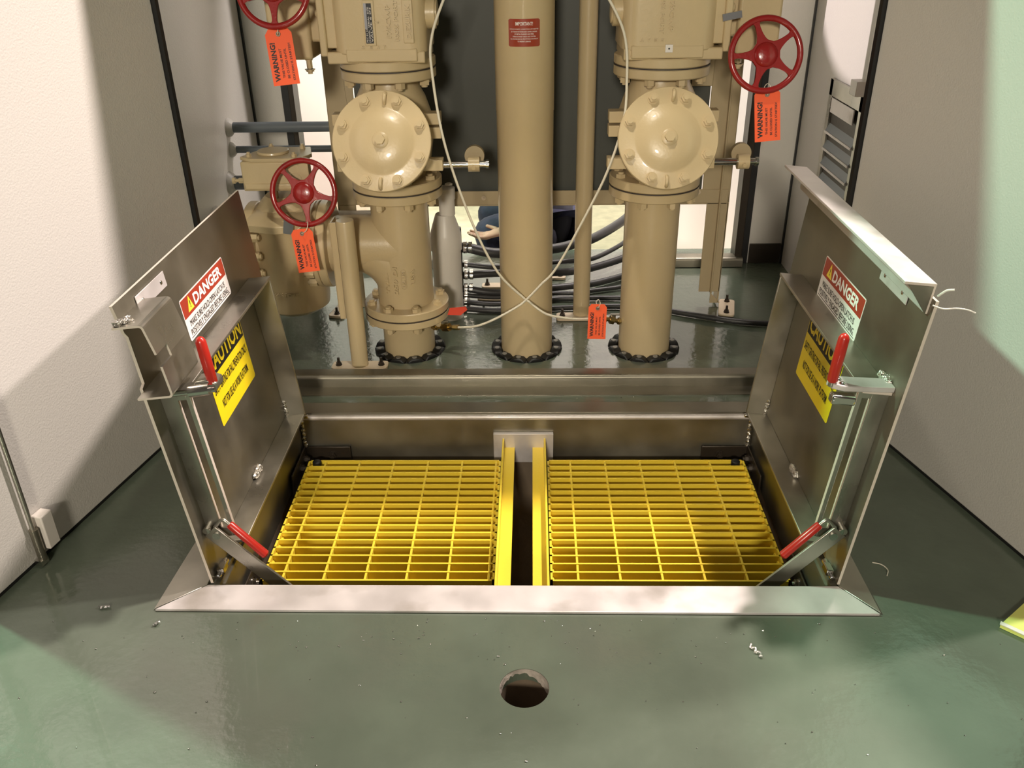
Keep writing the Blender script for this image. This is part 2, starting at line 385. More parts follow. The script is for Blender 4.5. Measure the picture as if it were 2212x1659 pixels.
# ------------------------------------------------------------------ hatch doors
def hatch_door(s, label):
    a = math.radians(6)
    X = Vector((-s * math.cos(a), 0, math.sin(a))); Z = Vector((s * math.sin(a), 0, math.cos(a))); Y = Z.cross(X)
    T = Matrix((X, Y, Z)).transposed().to_4x4(); T.translation = (s * .688, 1.465, .010)
    r = bpy.data.objects.new('hatch_door', None); C.objects.link(r); r.matrix_world = T; tag(r, label, 'hatch door')
    f = 1 if s < 0 else -1                    # local y of the front-to-back direction
    def bx(mb, w0, w1, u0, u1, v0, v1): return mb.box(w0, w1, f * u0, f * u1, v0, v1)
    L, H = .782, .672
    # plate, with a shallow notch on the latch side
    if s < 0: poly = [(0, 0), (L, 0), (L, H), (-.002, H), (.008, .612), (.016, .60), (.014, .50), (0, .495)]
    else: poly = [(0, 0), (L, 0), (L, H), (0, H)]
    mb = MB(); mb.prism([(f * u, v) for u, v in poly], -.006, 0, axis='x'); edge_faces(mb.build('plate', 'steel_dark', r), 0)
    # stiffener bars
    mb = MB(); bx(mb, 0, .060, .04, .685, .452, .459); edge_faces(mb.build('top_stiffener', 'steel', r, bev=.001), 1, True)
    mb = MB(); bx(mb, 0, .060, .672, .679, .035, .452); mb.build('rear_stiffener', 'steel', r, bev=.001)
    mb = MB(); bx(mb, 0, .055, .10, .672, .030, .037); mb.build('bottom_stiffener', 'steel', r, bev=.001)
    # slotted front bar: two long cheeks joined at both ends
    mb = MB(); bx(mb, 0, .034, .050, .060, .088, .452); bx(mb, .053, .062, .050, .060, .088, .452)
    bx(mb, .034, .053, .050, .060, .436, .452); bx(mb, .034, .053, .050, .060, .088, .112); edge_faces(mb.build('slotted_bar', 'steel', r, bev=.0008), 0, True)
    # weld beads
    for u, v, lu, lv in ((.69, .255, 0, 1), (.353, .045, 1, 0), (.675, .06, 0, 1), (.060, .470, 1, 0)):
        mb = MB()
        for k in range(6): mb.blob((.005, f * (u + lu * k * .008), v + lv * (k - 3) * .010), .008, .008, .008, 10, 6, .3)
        mb.build('weld_bead', 'weld', r)
    # rivetted plate
    u0 = .085 if s < 0 else .10
    mb = MB(); bx(mb, .001, .0035, u0, u0 + .142, .622, .655); o = mb.build('nameplate', 'steel_lit', r, bev=.0008)
    for u in (u0 + .025, u0 + .118):
        mb = MB(); mb.blob((.0035, f * u, .638), .0025, .005, .005, 12, 6); mb.build('rivet', 'chrome', o)
    # stickers: reading direction is local +y, up is local +z, out is local +x
    def sticker(name, y0, y1, z0, z1, m, lift=.0006):
        mb = MB(); c = .004
        poly = [(y0 + c, z0), (y1 - c, z0), (y1, z0 + c), (y1, z1 - c), (y1 - c, z1), (y0 + c, z1), (y0, z1 - c), (y0, z0 + c)]
        mb.prism(poly, .0002, lift, axis='x'); return mb.build(name, m, r, smooth=False)
    y0, y1 = (.258, .546) if f > 0 else (-.556, -.274)
    if f > 0: za, zb = .474, .571
    else: za, zb = .458, .560
    FM = lambda yy, zz, x: face_matrix((0, 1, 0), (0, 0, 1), (x, yy, zz))
    d = sticker('danger_sticker', y0, y1, za, zb, 'sign_white'); h = zb - za; wd = y1 - y0
    mb = MB(); mb.box(.0006, .0009, y0 + .003, y1 - .003, za + h * .53, zb - .003); mb.build('red_band', 'sign_red', d, smooth=False)
    T2 = FM(y0, za, .001)
    mb = MB(); mb.prism([(0, 0), (.036, 0), (.018, .034)], 0, .0002, T2 @ Tr(.030, h * .60, 0), axis='z'); tri = mb.build('warning_triangle', 'tri_yellow', d, smooth=False)
    lettering([('!', .0465, h * .60 + .006, .004, .018)], T2, 'ink', d, name='exclamation_mark')
    lettering([('DANGER', .072, h * .61, wd - .10, h * .28)], T2, 'white_ink', d, bold=.035)
    lettering([('MAKE SURE HOLD-OPEN LATCH IS', .022, h * .29, wd - .050, h * .15), ('POSITIVELY ENGAGED BEFORE USING.', .014, h * .09, wd - .028, h * .15)], T2, 'ink', d, bold=.0, name='notice')
    mb = MB(); mb.box(.0006, .0009, y0 + .008, y1 - .008, za + .0045, za + .006); mb.build('underline', 'ink', d, smooth=False)
    y0, y1 = (.279, .545) if f > 0 else (-.549, -.286)
    za, zb = .238, .425; d = sticker('caution_sticker', y0, y1, za, zb, 'sign_yellow'); wd = y1 - y0; h = zb - za
    mb = MB(); mb.box(.0006, .0009, y0 + .003, y1 - .003, za + h * .64, zb - .006); mb.build('black_band', 'ink', d, smooth=False)
    T2 = FM(y0, za, .001)
    lettering([('CAUTION!' if f < 0 else 'CAUTION', .012, h * .685, wd - .024, h * .235)], T2, 'sign_yellow', d, bold=.03)
    lettering([('SAFETY GRATING FOR FALL PREVENTION ONLY.', .010, h * .42, wd - .020, h * .115), ('NOT FOR USE AS A WORK PLATFORM.', .034, h * .18, wd - .068, h * .115)], T2, 'ink', d, bold=.012, name='notice')
    # slam latch with the red lever, on the top stiffener
    lt = bpy.data.objects.new('latch', None); C.objects.link(lt); lt.parent = r
    u = .055
    if s < 0:
        mb = MB(); mb.prism([(.0, .460), (.125, .460), (.136, .466), (.136, .480), (.120, .488), (.095, .486), (.08, .470), (0, .467)], f * (u - .030), f * (u + .010), axis='y')
        mb.build('latch_body', 'steel', lt, bev=.003)
        mb = MB(); mb.cyl((.010, f * (u - .032), .466), (.132, f * (u - .032), .468), .0060, n=16); mb.cyl((.080, f * (u - .034), .4695), (.122, f * (u - .034), .4705), .0125, n=16); mb.build('latch_pin', 'chrome', lt)
    else:
        mb = MB(); mb.prism([(.0, u - .020), (.105, u - .034), (.126, u - .026), (.134, u - .010), (.12, u + .010), (0, u + .02)], .461, .473, T=Matrix.Scale(-1, 4, (0, 1, 0)), axis='z'); mb.build('latch_body', 'steel_lit', lt, bev=.002)
        for k in (0, 1):
            mb = MB(); mb.blob((.108 + .002 * k, f * (u - .022 + .017 * k), .474), .006, .006, .003, 12, 6); mb.build('rivet', 'chrome', lt)
        mb = MB(); mb.box(.080, .128, f * (u - .045), f * (u - .022), .436, .456); mb.build('latch_hook', 'chrome', lt, bev=.004)
    tz = Vector((-s * .012, 0, .09))
    b0 = Vector((.125 if s < 0 else .128, f * (u - .02), .474)); b1 = b0 + Vector((.002, 0, .098))
    mb = MB(); mb.cyl(b0 + Vector((0, 0, -.01)), b0 + Vector((0, 0, .01)), .006, n=12); mb.build('lever_stem', 'steel', lt)
    mb = MB(); T3 = Tr(*b0) @ (b1 - b0).to_track_quat('Z', 'Y').to_matrix().to_4x4()
    mb.lathe([(.0075, 0), (.0105, .004), (.0110, .06), (.0105, .094), (.0075, .101), (.003, .104)], T3, 20); mb.build('lever_grip', 'red_grip', lt)
    # hold-open arm with its red grip, from the slot down into the well (world-level geometry in local frame)
    ti = T.inverted(); W = lambda x, y, z: ti @ Vector((x, y, z))
    ar = bpy.data.objects.new('hold_open_arm', None); C.objects.link(ar); ar.parent = r
    P0, P1 = W(s * .686, 1.500, .128), W(s * .510, 1.500, -.072); sd = (W(0, 1, 0) - W(0, 0, 0))
    mb = MB(); bar(mb, P0, P1, .036, .006, sd); mb.build('arm_bar', 'steel', ar, bev=.001)
    mb = MB(); mb.cyl(W(s * .690, 1.488, .135), W(s * .690, 1.525, .135), .008, n=16); mb.cyl(W(s * .672, 1.492, .118), W(s * .672, 1.499, .118), .009, n=16); mb.build('pivot_pin', 'chrome', ar)
    g0, g1 = W(s * .640, 1.498, .148), W(s * .568, 1.492, .066)
    mb = MB(); mb.tube([W(s * .675, 1.503, .135), W(s * .655, 1.50, .158), g0, (g0 + g1) / 2], .0042, sub=4); mb.build('grip_rod', 'steel', ar)
    T3 = Tr(*g0) @ (g1 - g0).to_track_quat('Z', 'Y').to_matrix().to_4x4(); l = (g1 - g0).length
    mb = MB(); mb.lathe([(.007, 0), (.0090, .003), (.0095, l * .7), (.0100, l - .004), (.0060, l), (.002, l + .001)], T3, 20); mb.build('arm_grip', 'red_grip', ar)
    mb = MB(); mb.box(s * .53, s * .49, 1.490, 1.512, -.11, -.065, ti); mb.build('arm_anchor', 'steel_lit', ar, bev=.002)
    # hinge leaf at the front foot
    mb = MB(); mb.cyl((.006, f * .012, .004), (.006, f * .075, .004), .007, n=14); mb.box(.004, .020, f * .02, f * .05, .004, .020); mb.build('hinge', 'chrome', r, bev=.002)
    mb = MB(); mb.cyl((.006, f * .70, .004), (.006, f * .76, .004), .007, n=14); mb.box(.004, .050, f * .705, f * .715, .002, .012); mb.build('hinge', 'chrome', r, bev=.002)
    return r
hl = hatch_door(-1, 'left aluminium hatch leaf standing open with lock channel, red lever and warning stickers')
hr = hatch_door(1, 'right aluminium hatch leaf standing open with folded angle lip along its top edge')
# lock channel on the left leaf
mb = MB()
def arc(cx, cz, r, a0, a1, n=4): return [(cx + r * math.cos(math.radians(a0 + (a1 - a0) * k / n)), cz + r * math.sin(math.radians(a0 + (a1 - a0) * k / n))) for k in range(n + 1)]
up = [(0, .640)] + arc(.050, .630, .010, 90, 12) + [(.068, .578), (.0635, .577)] + arc(.050, .630, .0055, 12, 90) + [(0, .6355)]
mb.prism(up, -.030, .020, axis='y')
full = [(0, .640)] + arc(.050, .630, .010, 90, 12) + [(.070, .560), (.072, .500)] + arc(.063, .494, .009, 0, -90) + [(0, .485), (0, .4895), (.063, .4895)] + arc(.063, .494, .0045, -90, 0) + [(.0655, .560)] + arc(.050, .630, .0055, 12, 90) + [(0, .6355)]
mb.prism(full, .020, .112, axis='y')
lo = [(.0705, .552), (.072, .500)] + arc(.063, .494, .009, 0, -90) + [(0, .485), (0, .4895), (.063, .4895)] + arc(.063, .494, .0045, -90, 0) + [(.066, .552)]
mb.prism(lo, -.030, .020, axis='y')
edge_faces(mb.build('lock_channel', 'steel', hl, smooth=False), 1, True)
mb = MB()
for k in range(5): mb.blob((.010 + .003 * k, -.018 + .004 * k, .645), .010, .010, .006, 10, 6, .35)
mb.build('weld_bead', 'weld', hl)
# folded lip of the right leaf
mb = MB(); mb.prism([(.0, .700), (.0, .640), (.005, .640), (.005, .694), (.060, .694), (.060, .700)], -.015, -.860, axis='y')
edge_faces(mb.build('angle_lip', 'steel_lit', hr, bev=.001), 1, True)
mb = MB(); mb.prism([(.005, .694), (.052, .694), (.005, .640)], -.014, -.018, axis='y'); mb.build('lip_gusset', 'steel_dark', hr)
zt = tag(MB().tube([(.758, 1.462, .690), (.760, 1.455, .698), (.766, 1.45, .706), (.776, 1.445, .709)], .0022, n=8).build('cable_tie', 'white_pipe'),
    'short curled white cable tie end at the front top corner of the right hatch leaf', 'cable tie', 'cable tie ends')
zt = tag(MB().tube([(.752, 1.462, .672), (.770, 1.455, .668), (.790, 1.45, .671), (.808, 1.445, .670), (.822, 1.442, .665)], .0014, n=8).build('cable_tie', 'white_pipe'),
    'longer straight white cable tie tail sticking out below the curled one beside right leaf', 'cable tie', 'cable tie ends')

# ------------------------------------------------------------------ gratings
def grating(x0, x1, ax, label, cross):
    g = thing('safety_grating', label, 'grating', (x0, 1.625, -.12)); t = .0055; w_ = x1 - x0; D = .53
    mb = MB(); n = 18
    for k in range(n):
        y = k * D / (n - 1); mb.box(0, w_, y - t / 2, y + t / 2, -.036, 0)
    # chamfered outer frame plus cross bars
    for x in cross: mb.box(x - x0 - t / 2, x - x0 + t / 2, 0, D, -.034, -.0015)
    for x in (0, w_ - t): mb.box(x, x + t, -t / 2, D + t / 2, -.036, .0)
    for k in range(n - 1):
        y = (k + .5) * D / (n - 1)
        for x in (.006, w_ - .006): mb.cyl((x, y - .0125, -.018), (x, y + .0125, -.018), .0045, n=6)
    mb.build('grid', 'yellow', g, smooth=False)
    s = 1 if ax > 0 else -1
    mb = MB()
    i = .062 if s > 0 else -.068; j = .022 if s > 0 else -.031
    mb.prism([(i - x0, .050), (i - x0 - s * .006, .050), (i - x0 - s * .006, .018), (j - x0, .018), (j - x0, .012), (i - x0, .012)], -.155, D + .045, axis='y')
    mb.build('edge_angle', 'yellow', g, bev=.001)
    bx_ = .026 if s < 0 else w_ - .026
    mb = MB(); mb.cyl((bx_, D - .012, -.01), (bx_, D - .012, .004), .013, n=20); mb.blob((bx_, D - .012, .004), .013, .013, .004, 20, 6); mb.build('hold_down_bolt', 'black', g)
    return g
grating(-.648, -.072, -1, 'left yellow fibreglass grating panel under the open hatch', [-.596, -.494, -.391, -.289, -.187, -.086])
grating(.066, .648, 1, 'right yellow fibreglass grating panel under the open hatch', [.134, .237, .340, .443, .546])
def corner_bracket(x, y, sx, sy, label):
    b = thing('corner_bracket', label, 'bracket', (x, y, -.13), group='dark brackets at the corners of the well')
    mb = MB(); mb.prism([(0, 0), (sx * .14, 0), (sx * .14, sy * .022), (sx * .03, sy * .03), (sx * .022, sy * .17), (0, sy * .17)], -.03, -.024, axis='z')
    mb.box(0, sx * .005, 0, sy * .17, -.03, .035); mb.box(0, sx * .14, 0, sy * .005, -.03, .03); mb.build('angle_plate', 'rust', b, bev=.002)
    for k in range(2):
        mb = MB(); hexbolt(mb, (sx * .005, sy * (.035 + .05 * k), .005), (sx, 0, 0), .010, .009); mb.build('bolt', 'chrome' if sy > 0 else 'rust', b)
    mb = MB(); hexbolt(mb, (sx * .085, sy * .005, .002), (0, sy, 0), .010, .009); mb.build('bolt', 'rust', b)
corner_bracket(-.671, 2.205, 1, -1, 'dark bracket with bolts in the rear left corner of the hatch well')
corner_bracket(.671, 2.205, -1, -1, 'dark bracket with bolts in the rear right corner of the hatch well')
corner_bracket(-.671, 1.535, 1, 1, 'dark bracket with shiny bolts in the front left corner of the hatch well')
corner_bracket(.671, 1.535, -1, 1, 'dark bracket with shiny bolts in the front right corner of the hatch well')

# ------------------------------------------------------------------ risers, seals
def link_seal(x, label):
    t = thing('pipe_seal', label, 'pipe seal', (x, PY, 0), group='black link seals round the risers')
    mb = MB(); mb.torus(.104, .013, Tr(0, 0, -.012), 48, 8); mb.lathe([(.0885, -.03), (.1205, -.03), (.1205, -.016), (.0885, -.016)], None, 48, cap=False); mb.build('rubber_core', 'seal', t)
    seg = MB(); seg.prism([(-.0275, -.012), (-.026, .003), (-.014, .012), (.014, .012), (.026, .003), (.0275, -.012)], -.0165, .0155, axis='y')
    so = seg.build('link', 'seal', t, bev=.004)
    bm_ = MB(); bm_.cyl((0, 0, .008), (0, 0, .0150), .0082, n=16); bo = bm_.build('link_bolt', 'seal_bolt', so)
    n = 12
    for k in range(n):
        a = 2 * PI * (k + .5) / n
        if k == 0: c, b = so, bo
        else:
            c = so.copy(); C.objects.link(c); c.parent = t; b = bo.copy(); C.objects.link(b); b.parent = c
        c.location = (.1045 * math.cos(a), .1045 * math.sin(a), 0); c.rotation_euler = (0, 0, a - PI / 2)
link_seal(PX[0], 'black link seal round the foot of the left riser under the tee')
link_seal(PX[1], 'black link seal round the foot of the tall middle pipe')
link_seal(PX[2], 'black link seal round the foot of the right riser')
def gasket_line(mb, z, r=.1395): mb.lathe([(r - .001, z - .0015), (r + .0006, z - .0015), (r + .0006, z + .0015), (r - .001, z + .0015)], None, 64, cap=False)
def flange_disc(z0, z1, r=.140): return [(PR, z0), (r - .003, z0), (r, z0 + .003), (r, z1 - .003), (r - .003, z1), (PR, z1)]
def bolt_set(parent, z, d, r=.118, n=8, off=.5, body='bolt', hh=.015):
    m0 = None
    for k in range(n):
        a = 2 * PI * (k + off) / n
        if m0 is None:
            mb = MB(); hexbolt(mb, (0, 0, 0), (0, 0, d), .0145, hh, washer=False); m0 = mb.build(body, 'tan', parent); c = m0
        else: c = m0.copy(); C.objects.link(c); c.parent = parent
        c.location = (r * math.cos(a), r * math.sin(a), z); c.rotation_euler = (0, 0, a)
# left riser stub with flange
t = thing('riser_pipe', 'short tan riser stub between the floor seal and the bottom tee flange', 'pipe', (PX[0], PY, 0))
mb = MB(); mb.lathe([(PR, -.03), (PR, .13)], None, 56); mb.lathe(flange_disc(.127, .153), None, 64); mb.build('pipe_body', 'tan', t)
mb = MB(); gasket_line(mb, .1545); mb.build('gasket', 'gasket', t)
bolt_set(t, .127, -1)
t = thing('riser_pipe', 'tan riser pipe on the right reaching from floor seal to the check valve', 'pipe', (PX[2], PY, 0))
mb = MB(); mb.lathe([(PR, -.03), (PR, .545)], None, 56); mb.lathe(flange_disc(.540, .568), None, 64); mb.build('pipe_body', 'tan', t)
mb = MB(); gasket_line(mb, .5695); mb.build('gasket', 'gasket', t)
bolt_set(t, .540, -1)
# centre pipe
t = thing('riser_pipe', 'tall tan middle pipe with brown-red IMPORTANT sticker', 'pipe', (PX[1], PY, 0))
mb = MB(); mb.lathe([(PR, -.03), (PR, .795), (PR + .0012, .797), (PR + .0012, 1.9)], None, 64); mb.build('pipe_body', 'tan', t)
# curved sticker
R_ = PR + .0018; z0, z1, hw = .985, 1.058, .046; mb = MB(); v = []; f = []; n = 20
for k in range(n + 1):
    a = (-1 + 2 * k / n) * hw; c = .003 if k in (0, n) else 0
    for z in (z0 + c, z1 - c): v.append((R_ * math.sin(a / R_), -R_ * math.cos(a / R_), z))
for k in range(n): f.append((2 * k, 2 * k + 2, 2 * k + 3, 2 * k + 1))
mb._add(v, f); st = mb.build('important_sticker', 'brick', t)
st['label'] = 'brown-red IMPORTANT sticker'
T2 = face_matrix((1, 0, 0), (0, 0, 1), (0, -R_, 0))
rows = ['DURING SHIPMENT, CONNECTIONS ARE SUBJECTED', 'BY TRANSPORTATION AND CRANE LOADING', 'OF METAL FLANGES AND PIPES.', 'OPERATOR MUST CHECK AND TIGHTEN', 'ALL FLANGE BOLTS, PIPE FITTINGS AND BOLTS', 'TO PREVENT LEAKAGE.']
wid = [.083, .074, .056, .066, .080, .038]
ln = [('IMPORTANT!', -.025, z1 - .0175, .050, .0095)] + [(rows[i], -wid[i] / 2, z1 - .0288 - .0064 * i, wid[i], .0036) for i in range(6)]
lettering(ln, T2, 'white_ink', st, depth=.0005, bold=.015, curve=(R_,))

# thin rear pipe on a foot plate
def foot_plate(t, x, y, rz, w_=.17, d_=.055, name='foot_plate'):
    c = .014; T = Tr(x, y, 0) @ Rz(rz)
    poly = []
    for sx, sy, a0 in ((1, 1, 0), (-1, 1, 90), (-1, -1, 180), (1, -1, 270)):
        for k in range(5):
            a = math.radians(a0 + k * 22.5); poly.append((sx * (w_ / 2 - c) + c * math.cos(a), sy * (d_ / 2 - c) + c * math.sin(a)))
    mb = MB(); mb.prism(poly, .001, .011, T, axis='z'); p = mb.build(name, 'tan_light', t, bev=.0015)
    for sx in (-1, 1):
        mb = MB(); q = T @ Vector((sx * (w_ / 2 - .022), 0, .011)); hexbolt(mb, q, (0, 0, 1), .008, .008); mb.cyl(q, q + Vector((0, 0, .026)), .0045, n=12); mb.build('anchor_bolt', 'rust', p)
    return p
MT['tan_light'] = mat('tan_paint_plate', (.60, .49, .35), .4, bump=.05)
t = thing('support_pipe', 'slim tan pipe rising behind the middle pipe from a bolted foot plate', 'pipe')
mb = MB(); mb.lathe([(.030, .01), (.030, 1.9)], Tr(.204, 2.945, 0), 32); mb.build('pipe_body', 'tan', t)
foot_plate(t, .204, 2.925, 0, .185, .06)
# front pipe stand
t = thing('pipe_stand', 'tan capped pipe stand on a bolted plate before the tee', 'pipe stand')
mb = MB(); mb.lathe([(.0275, .01), (.0275, .500), (.0262, .5035), (.0, .5045)], Tr(-.548, 2.535, 0), 36); mb.build('post', 'tan', t)
foot_plate(t, -.548, 2.532, 0, .185, .058)
mb = MB(); mb.box(-.596, -.590, 2.535, 2.60, .175, .495); mb.box(-.592, -.577, 2.535, 2.541, .175, .495); mb.box(-.612, -.596, 2.590, 2.596, .175, .475); mb.build('angle_bracket', 'tan', t, bev=.001)

# ------------------------------------------------------------------ tee fitting
t = thing('tee_fitting', 'cast tan tee fitting with raised foundry letters above the left riser', 'pipe fitting', (PX[0], PY, 0))
r = .092; mb = MB(); mb.lathe([(r, .175), (r, .19), (r, .54), (r, .55)], None, 56); mb.lathe(flange_disc(.156, .184, .141), None, 64); mb.lathe(flange_disc(.540, .568), None, 64)
# curved branch: long-sweep leg from the left flange bending down into the run, plus straight top
TB = Tr(0, 0, .380) @ Ry(-90)
mb.lathe([(r, .0), (r, .255)], TB, 56); mb.lathe([(PR, .225), (.137, .225), (.140, .228), (.140, .250), (.137, .253), (PR, .253)], TB, 64)
pts = []
mb.build('tee_body', 'tan', t)
mb = MB(); v = []; f = []; n = 28; K = 16
for i in range(K + 1):      # fillet sweep between branch and run
    a = i / K * PI / 2; c = Vector((-.165, 0, .215)); cen = Vector((c.x + .165 * math.sin(a), 0, c.z + .165 * math.cos(a)))
    rad = Vector((math.sin(a), 0, math.cos(a)))
    v += [tuple(cen + .088 * (math.cos(2 * PI * k / n) * rad + math.sin(2 * PI * k / n) * Vector((0, 1, 0)))) for k in range(n)]
for i in range(K):
    for k in range(n): f.append((i * n + k, i * n + (k + 1) % n, (i + 1) * n + (k + 1) % n, (i + 1) * n + k))
mb._add(v, f); mb.build('sweep', 'tan', t)
mb = MB(); gasket_line(mb, .5695); mb.build('gasket', 'gasket', t)
bolt_set(t, .184, 1, hh=.010); bolt_set(t, .540, -1)
# foundry lettering, reading upwards
for txt, xx, z0, l, h in (('TYLER', -.044, .236, .088, .013), ('250 DI', -.016, .238, .092, .015), ('UL US', .010, .262, .052, .009), ('USA', .038, .268, .052, .013)):
    T2 = Rz(math.degrees(math.asin(xx / r))) @ Tr(0, -r - .0002, 0) @ face_matrix((0, 0, 1), (-1, 0, 0), (h / 2, 0, z0))
    lettering([(txt, 0, 0, l, h)], T2, 'tan', t, depth=.0045, name='raised_lettering', bold=.03)
mb = MB(); T2 = Rz(math.degrees(math.asin(.010 / r))) @ Tr(0, -r - .0006, .288) @ Rx(90)
v = []; mb.tube([T2 @ Vector((.008 * (1 if abs(a) < 90 else 1) * math.cos(math.radians(a)), (.026 if math.sin(math.radians(a)) > 0 else -.026) + .008 * math.sin(math.radians(a)), 0)) for a in list(range(0, 181, 20)) + list(range(180, 361, 20)) + [0]], .0012, n=6, sub=1)
mb.build('raised_oval', 'tan', t)

# ------------------------------------------------------------------ check valves
def check_valve(x, label, mirror=1):
    t = thing('check_valve', label, 'valve', (x, PY, 0), group='swing check valves')
    mb = MB(); mb.lathe(flange_disc(.571, .600), None, 64); mb.lathe(flange_disc(.896, .924), None, 64)
    mb.lathe([(PR, .598), (.094, .62), (.112, .66), (.122, .72), (.120, .79), (.104, .84), (.088, .87), (.084, .898)], None, 56)
    TC = Tr(0, -.215, .752) @ Rx(90 - 22)           # cover axis, tilted up towards the front
    mb.lathe([(.112, -.17), (.118, -.02), (.1345, -.02), (.1375, -.017), (.1375, .0)], TC, 64)
    for zz in (.855 - .06, .755, .66):              # blocks at the sides of the bonnet
        for sx in (-1, 1): mb.box(sx * .10, sx * .158, -.12, -.075, zz - .016, zz + .016)
    mb.build('valve_body', 'tan', t, bev=.0015)
    mb = MB(); gasket_line(mb, .9255); mb.build('gasket', 'gasket', t)
    # bolted cover
    prof = [(.0, -.001), (.1385, -.001), (.1405, .002), (.1405, .012), (.1385, .0145), (.096, .0145), (.089, .017), (.076, .0255), (.05, .033), (.02, .035), (0, .035)]
    mb = MB(); mb.lathe(prof, TC, 72, cap=False)
    for a in (84, 268):                             # lifting eyes
        T2 = TC @ Rz(a) @ Tr(.118, 0, .014) @ Rx(90)
        mb.torus(.0135, .0055, T2, 24, 10)
    cv = mb.build('cover', 'tan', t)
    b0 = None
    for a in (22 + 45 * k for k in range(8)):
        q = TC @ Rz(a + 90 - 0) @ Vector((.1175, 0, .0145)); dn = (TC.to_3x3() @ Vector((0, 0, 1)))
        if b0 is None:
            mb = MB(); hexbolt(mb, (0, 0, 0), (0, 0, 1), .0125, .010); b0 = mb.build('cover_bolt', 'tan', cv); c = b0
        else: c = b0.copy(); C.objects.link(c); c.parent = cv
        c.matrix_local = Tr(*q) @ TC.to_3x3().to_4x4()
    mb = MB(); hexbolt(mb, TC @ Vector((0, 0, .035)), TC.to_3x3() @ Vector((0, 0, 1)), .0135, .013, stud=False); mb.lathe([(.023, .030), (.023, .036), (.02, .038)], TC, 24); mb.build('centre_plug', 'tan', cv)
    # shaft with counterweight arm on the right side
    mb = MB(); mb.cyl((.10, -.085, .655), (.290, -.085, .655), .0105, n=20); mb.cyl((.286, -.085, .655), (.294, -.085, .655), .0135, n=20); mb.build('lever_shaft', 'chrome', t)
    mb = MB(); mb.lathe([(.011, .232), (.022, .232), (.022, .266), (.011, .266)], Tr(0, -.085, .655) @ Ry(90), 24, cap=False); mb.cyl((.249, -.085, .655), (.249, -.115, .650), .006, n=6)
    mb.build('collar', 'tan', t)
    mb = MB(); mb.cyl((.243, -.035, .672), (.262, -.035, .672), .030, n=32) if False else mb.lathe([(.0, -.01), (.030, -.01), (.030, .01), (0, .01)], Tr(.249, -.045, .672) @ Rx(90), 32, cap=False)
    mb.build('lever_disc', 'tan_dark', t)
    bolt_set(t, .600, 1, hh=.010); bolt_set(t, .896, -1)
    return t
check_valve(PX[0], 'left tan check valve with round bolted cover, on top of the tee')
check_valve(PX[2], 'right tan check valve with round bolted cover, on the right riser')

# ------------------------------------------------------------------ handwheels and plug valves
def handwheel(parent, c, R, off, tilt=14, stem=.10):
    T = Tr(*c) @ Rx(90 - tilt)
    h = MB(); h.torus(R - .0085, .0085, T, 64, 14)
    n = 5; poly = []
    for k in range(n):
        a = math.radians(off + 72 * k); e = Vector((math.cos(a), math.sin(a))); q = Vector((-e.y, e.x))
        wf = lambda r_: .0045 + .022 * math.exp(-((r_ - .022) / .020)) + (.004 * math.exp(-((R - .015 - r_) / .006)))
        rr = [.036, .044, .052, .062, .074, R - .022, R - .012]
        L_ = [e * x - q * wf(x) for x in rr]; U_ = [e * x + q * wf(x) for x in reversed(rr)]
        poly += [tuple(p) for p in L_ + U_]
    h.prism(poly, -.005, .005, T, axis='z')
    h.lathe([(.0, .014), (.020, .013), (.030, .009), (.033, .004), (.033, -.012), (.018, -.02), (.016, -.03), (0, -.03)], T, 32, cap=False)
    o = h.build('handwheel', 'red_wheel', parent, bev=.0015)
    mb = MB(); mb.cyl(T @ Vector((0, 0, -.028)), T @ Vector((0, 0, -stem)), .0105, n=16); mb.build('stem', 'tan', parent)
    return o
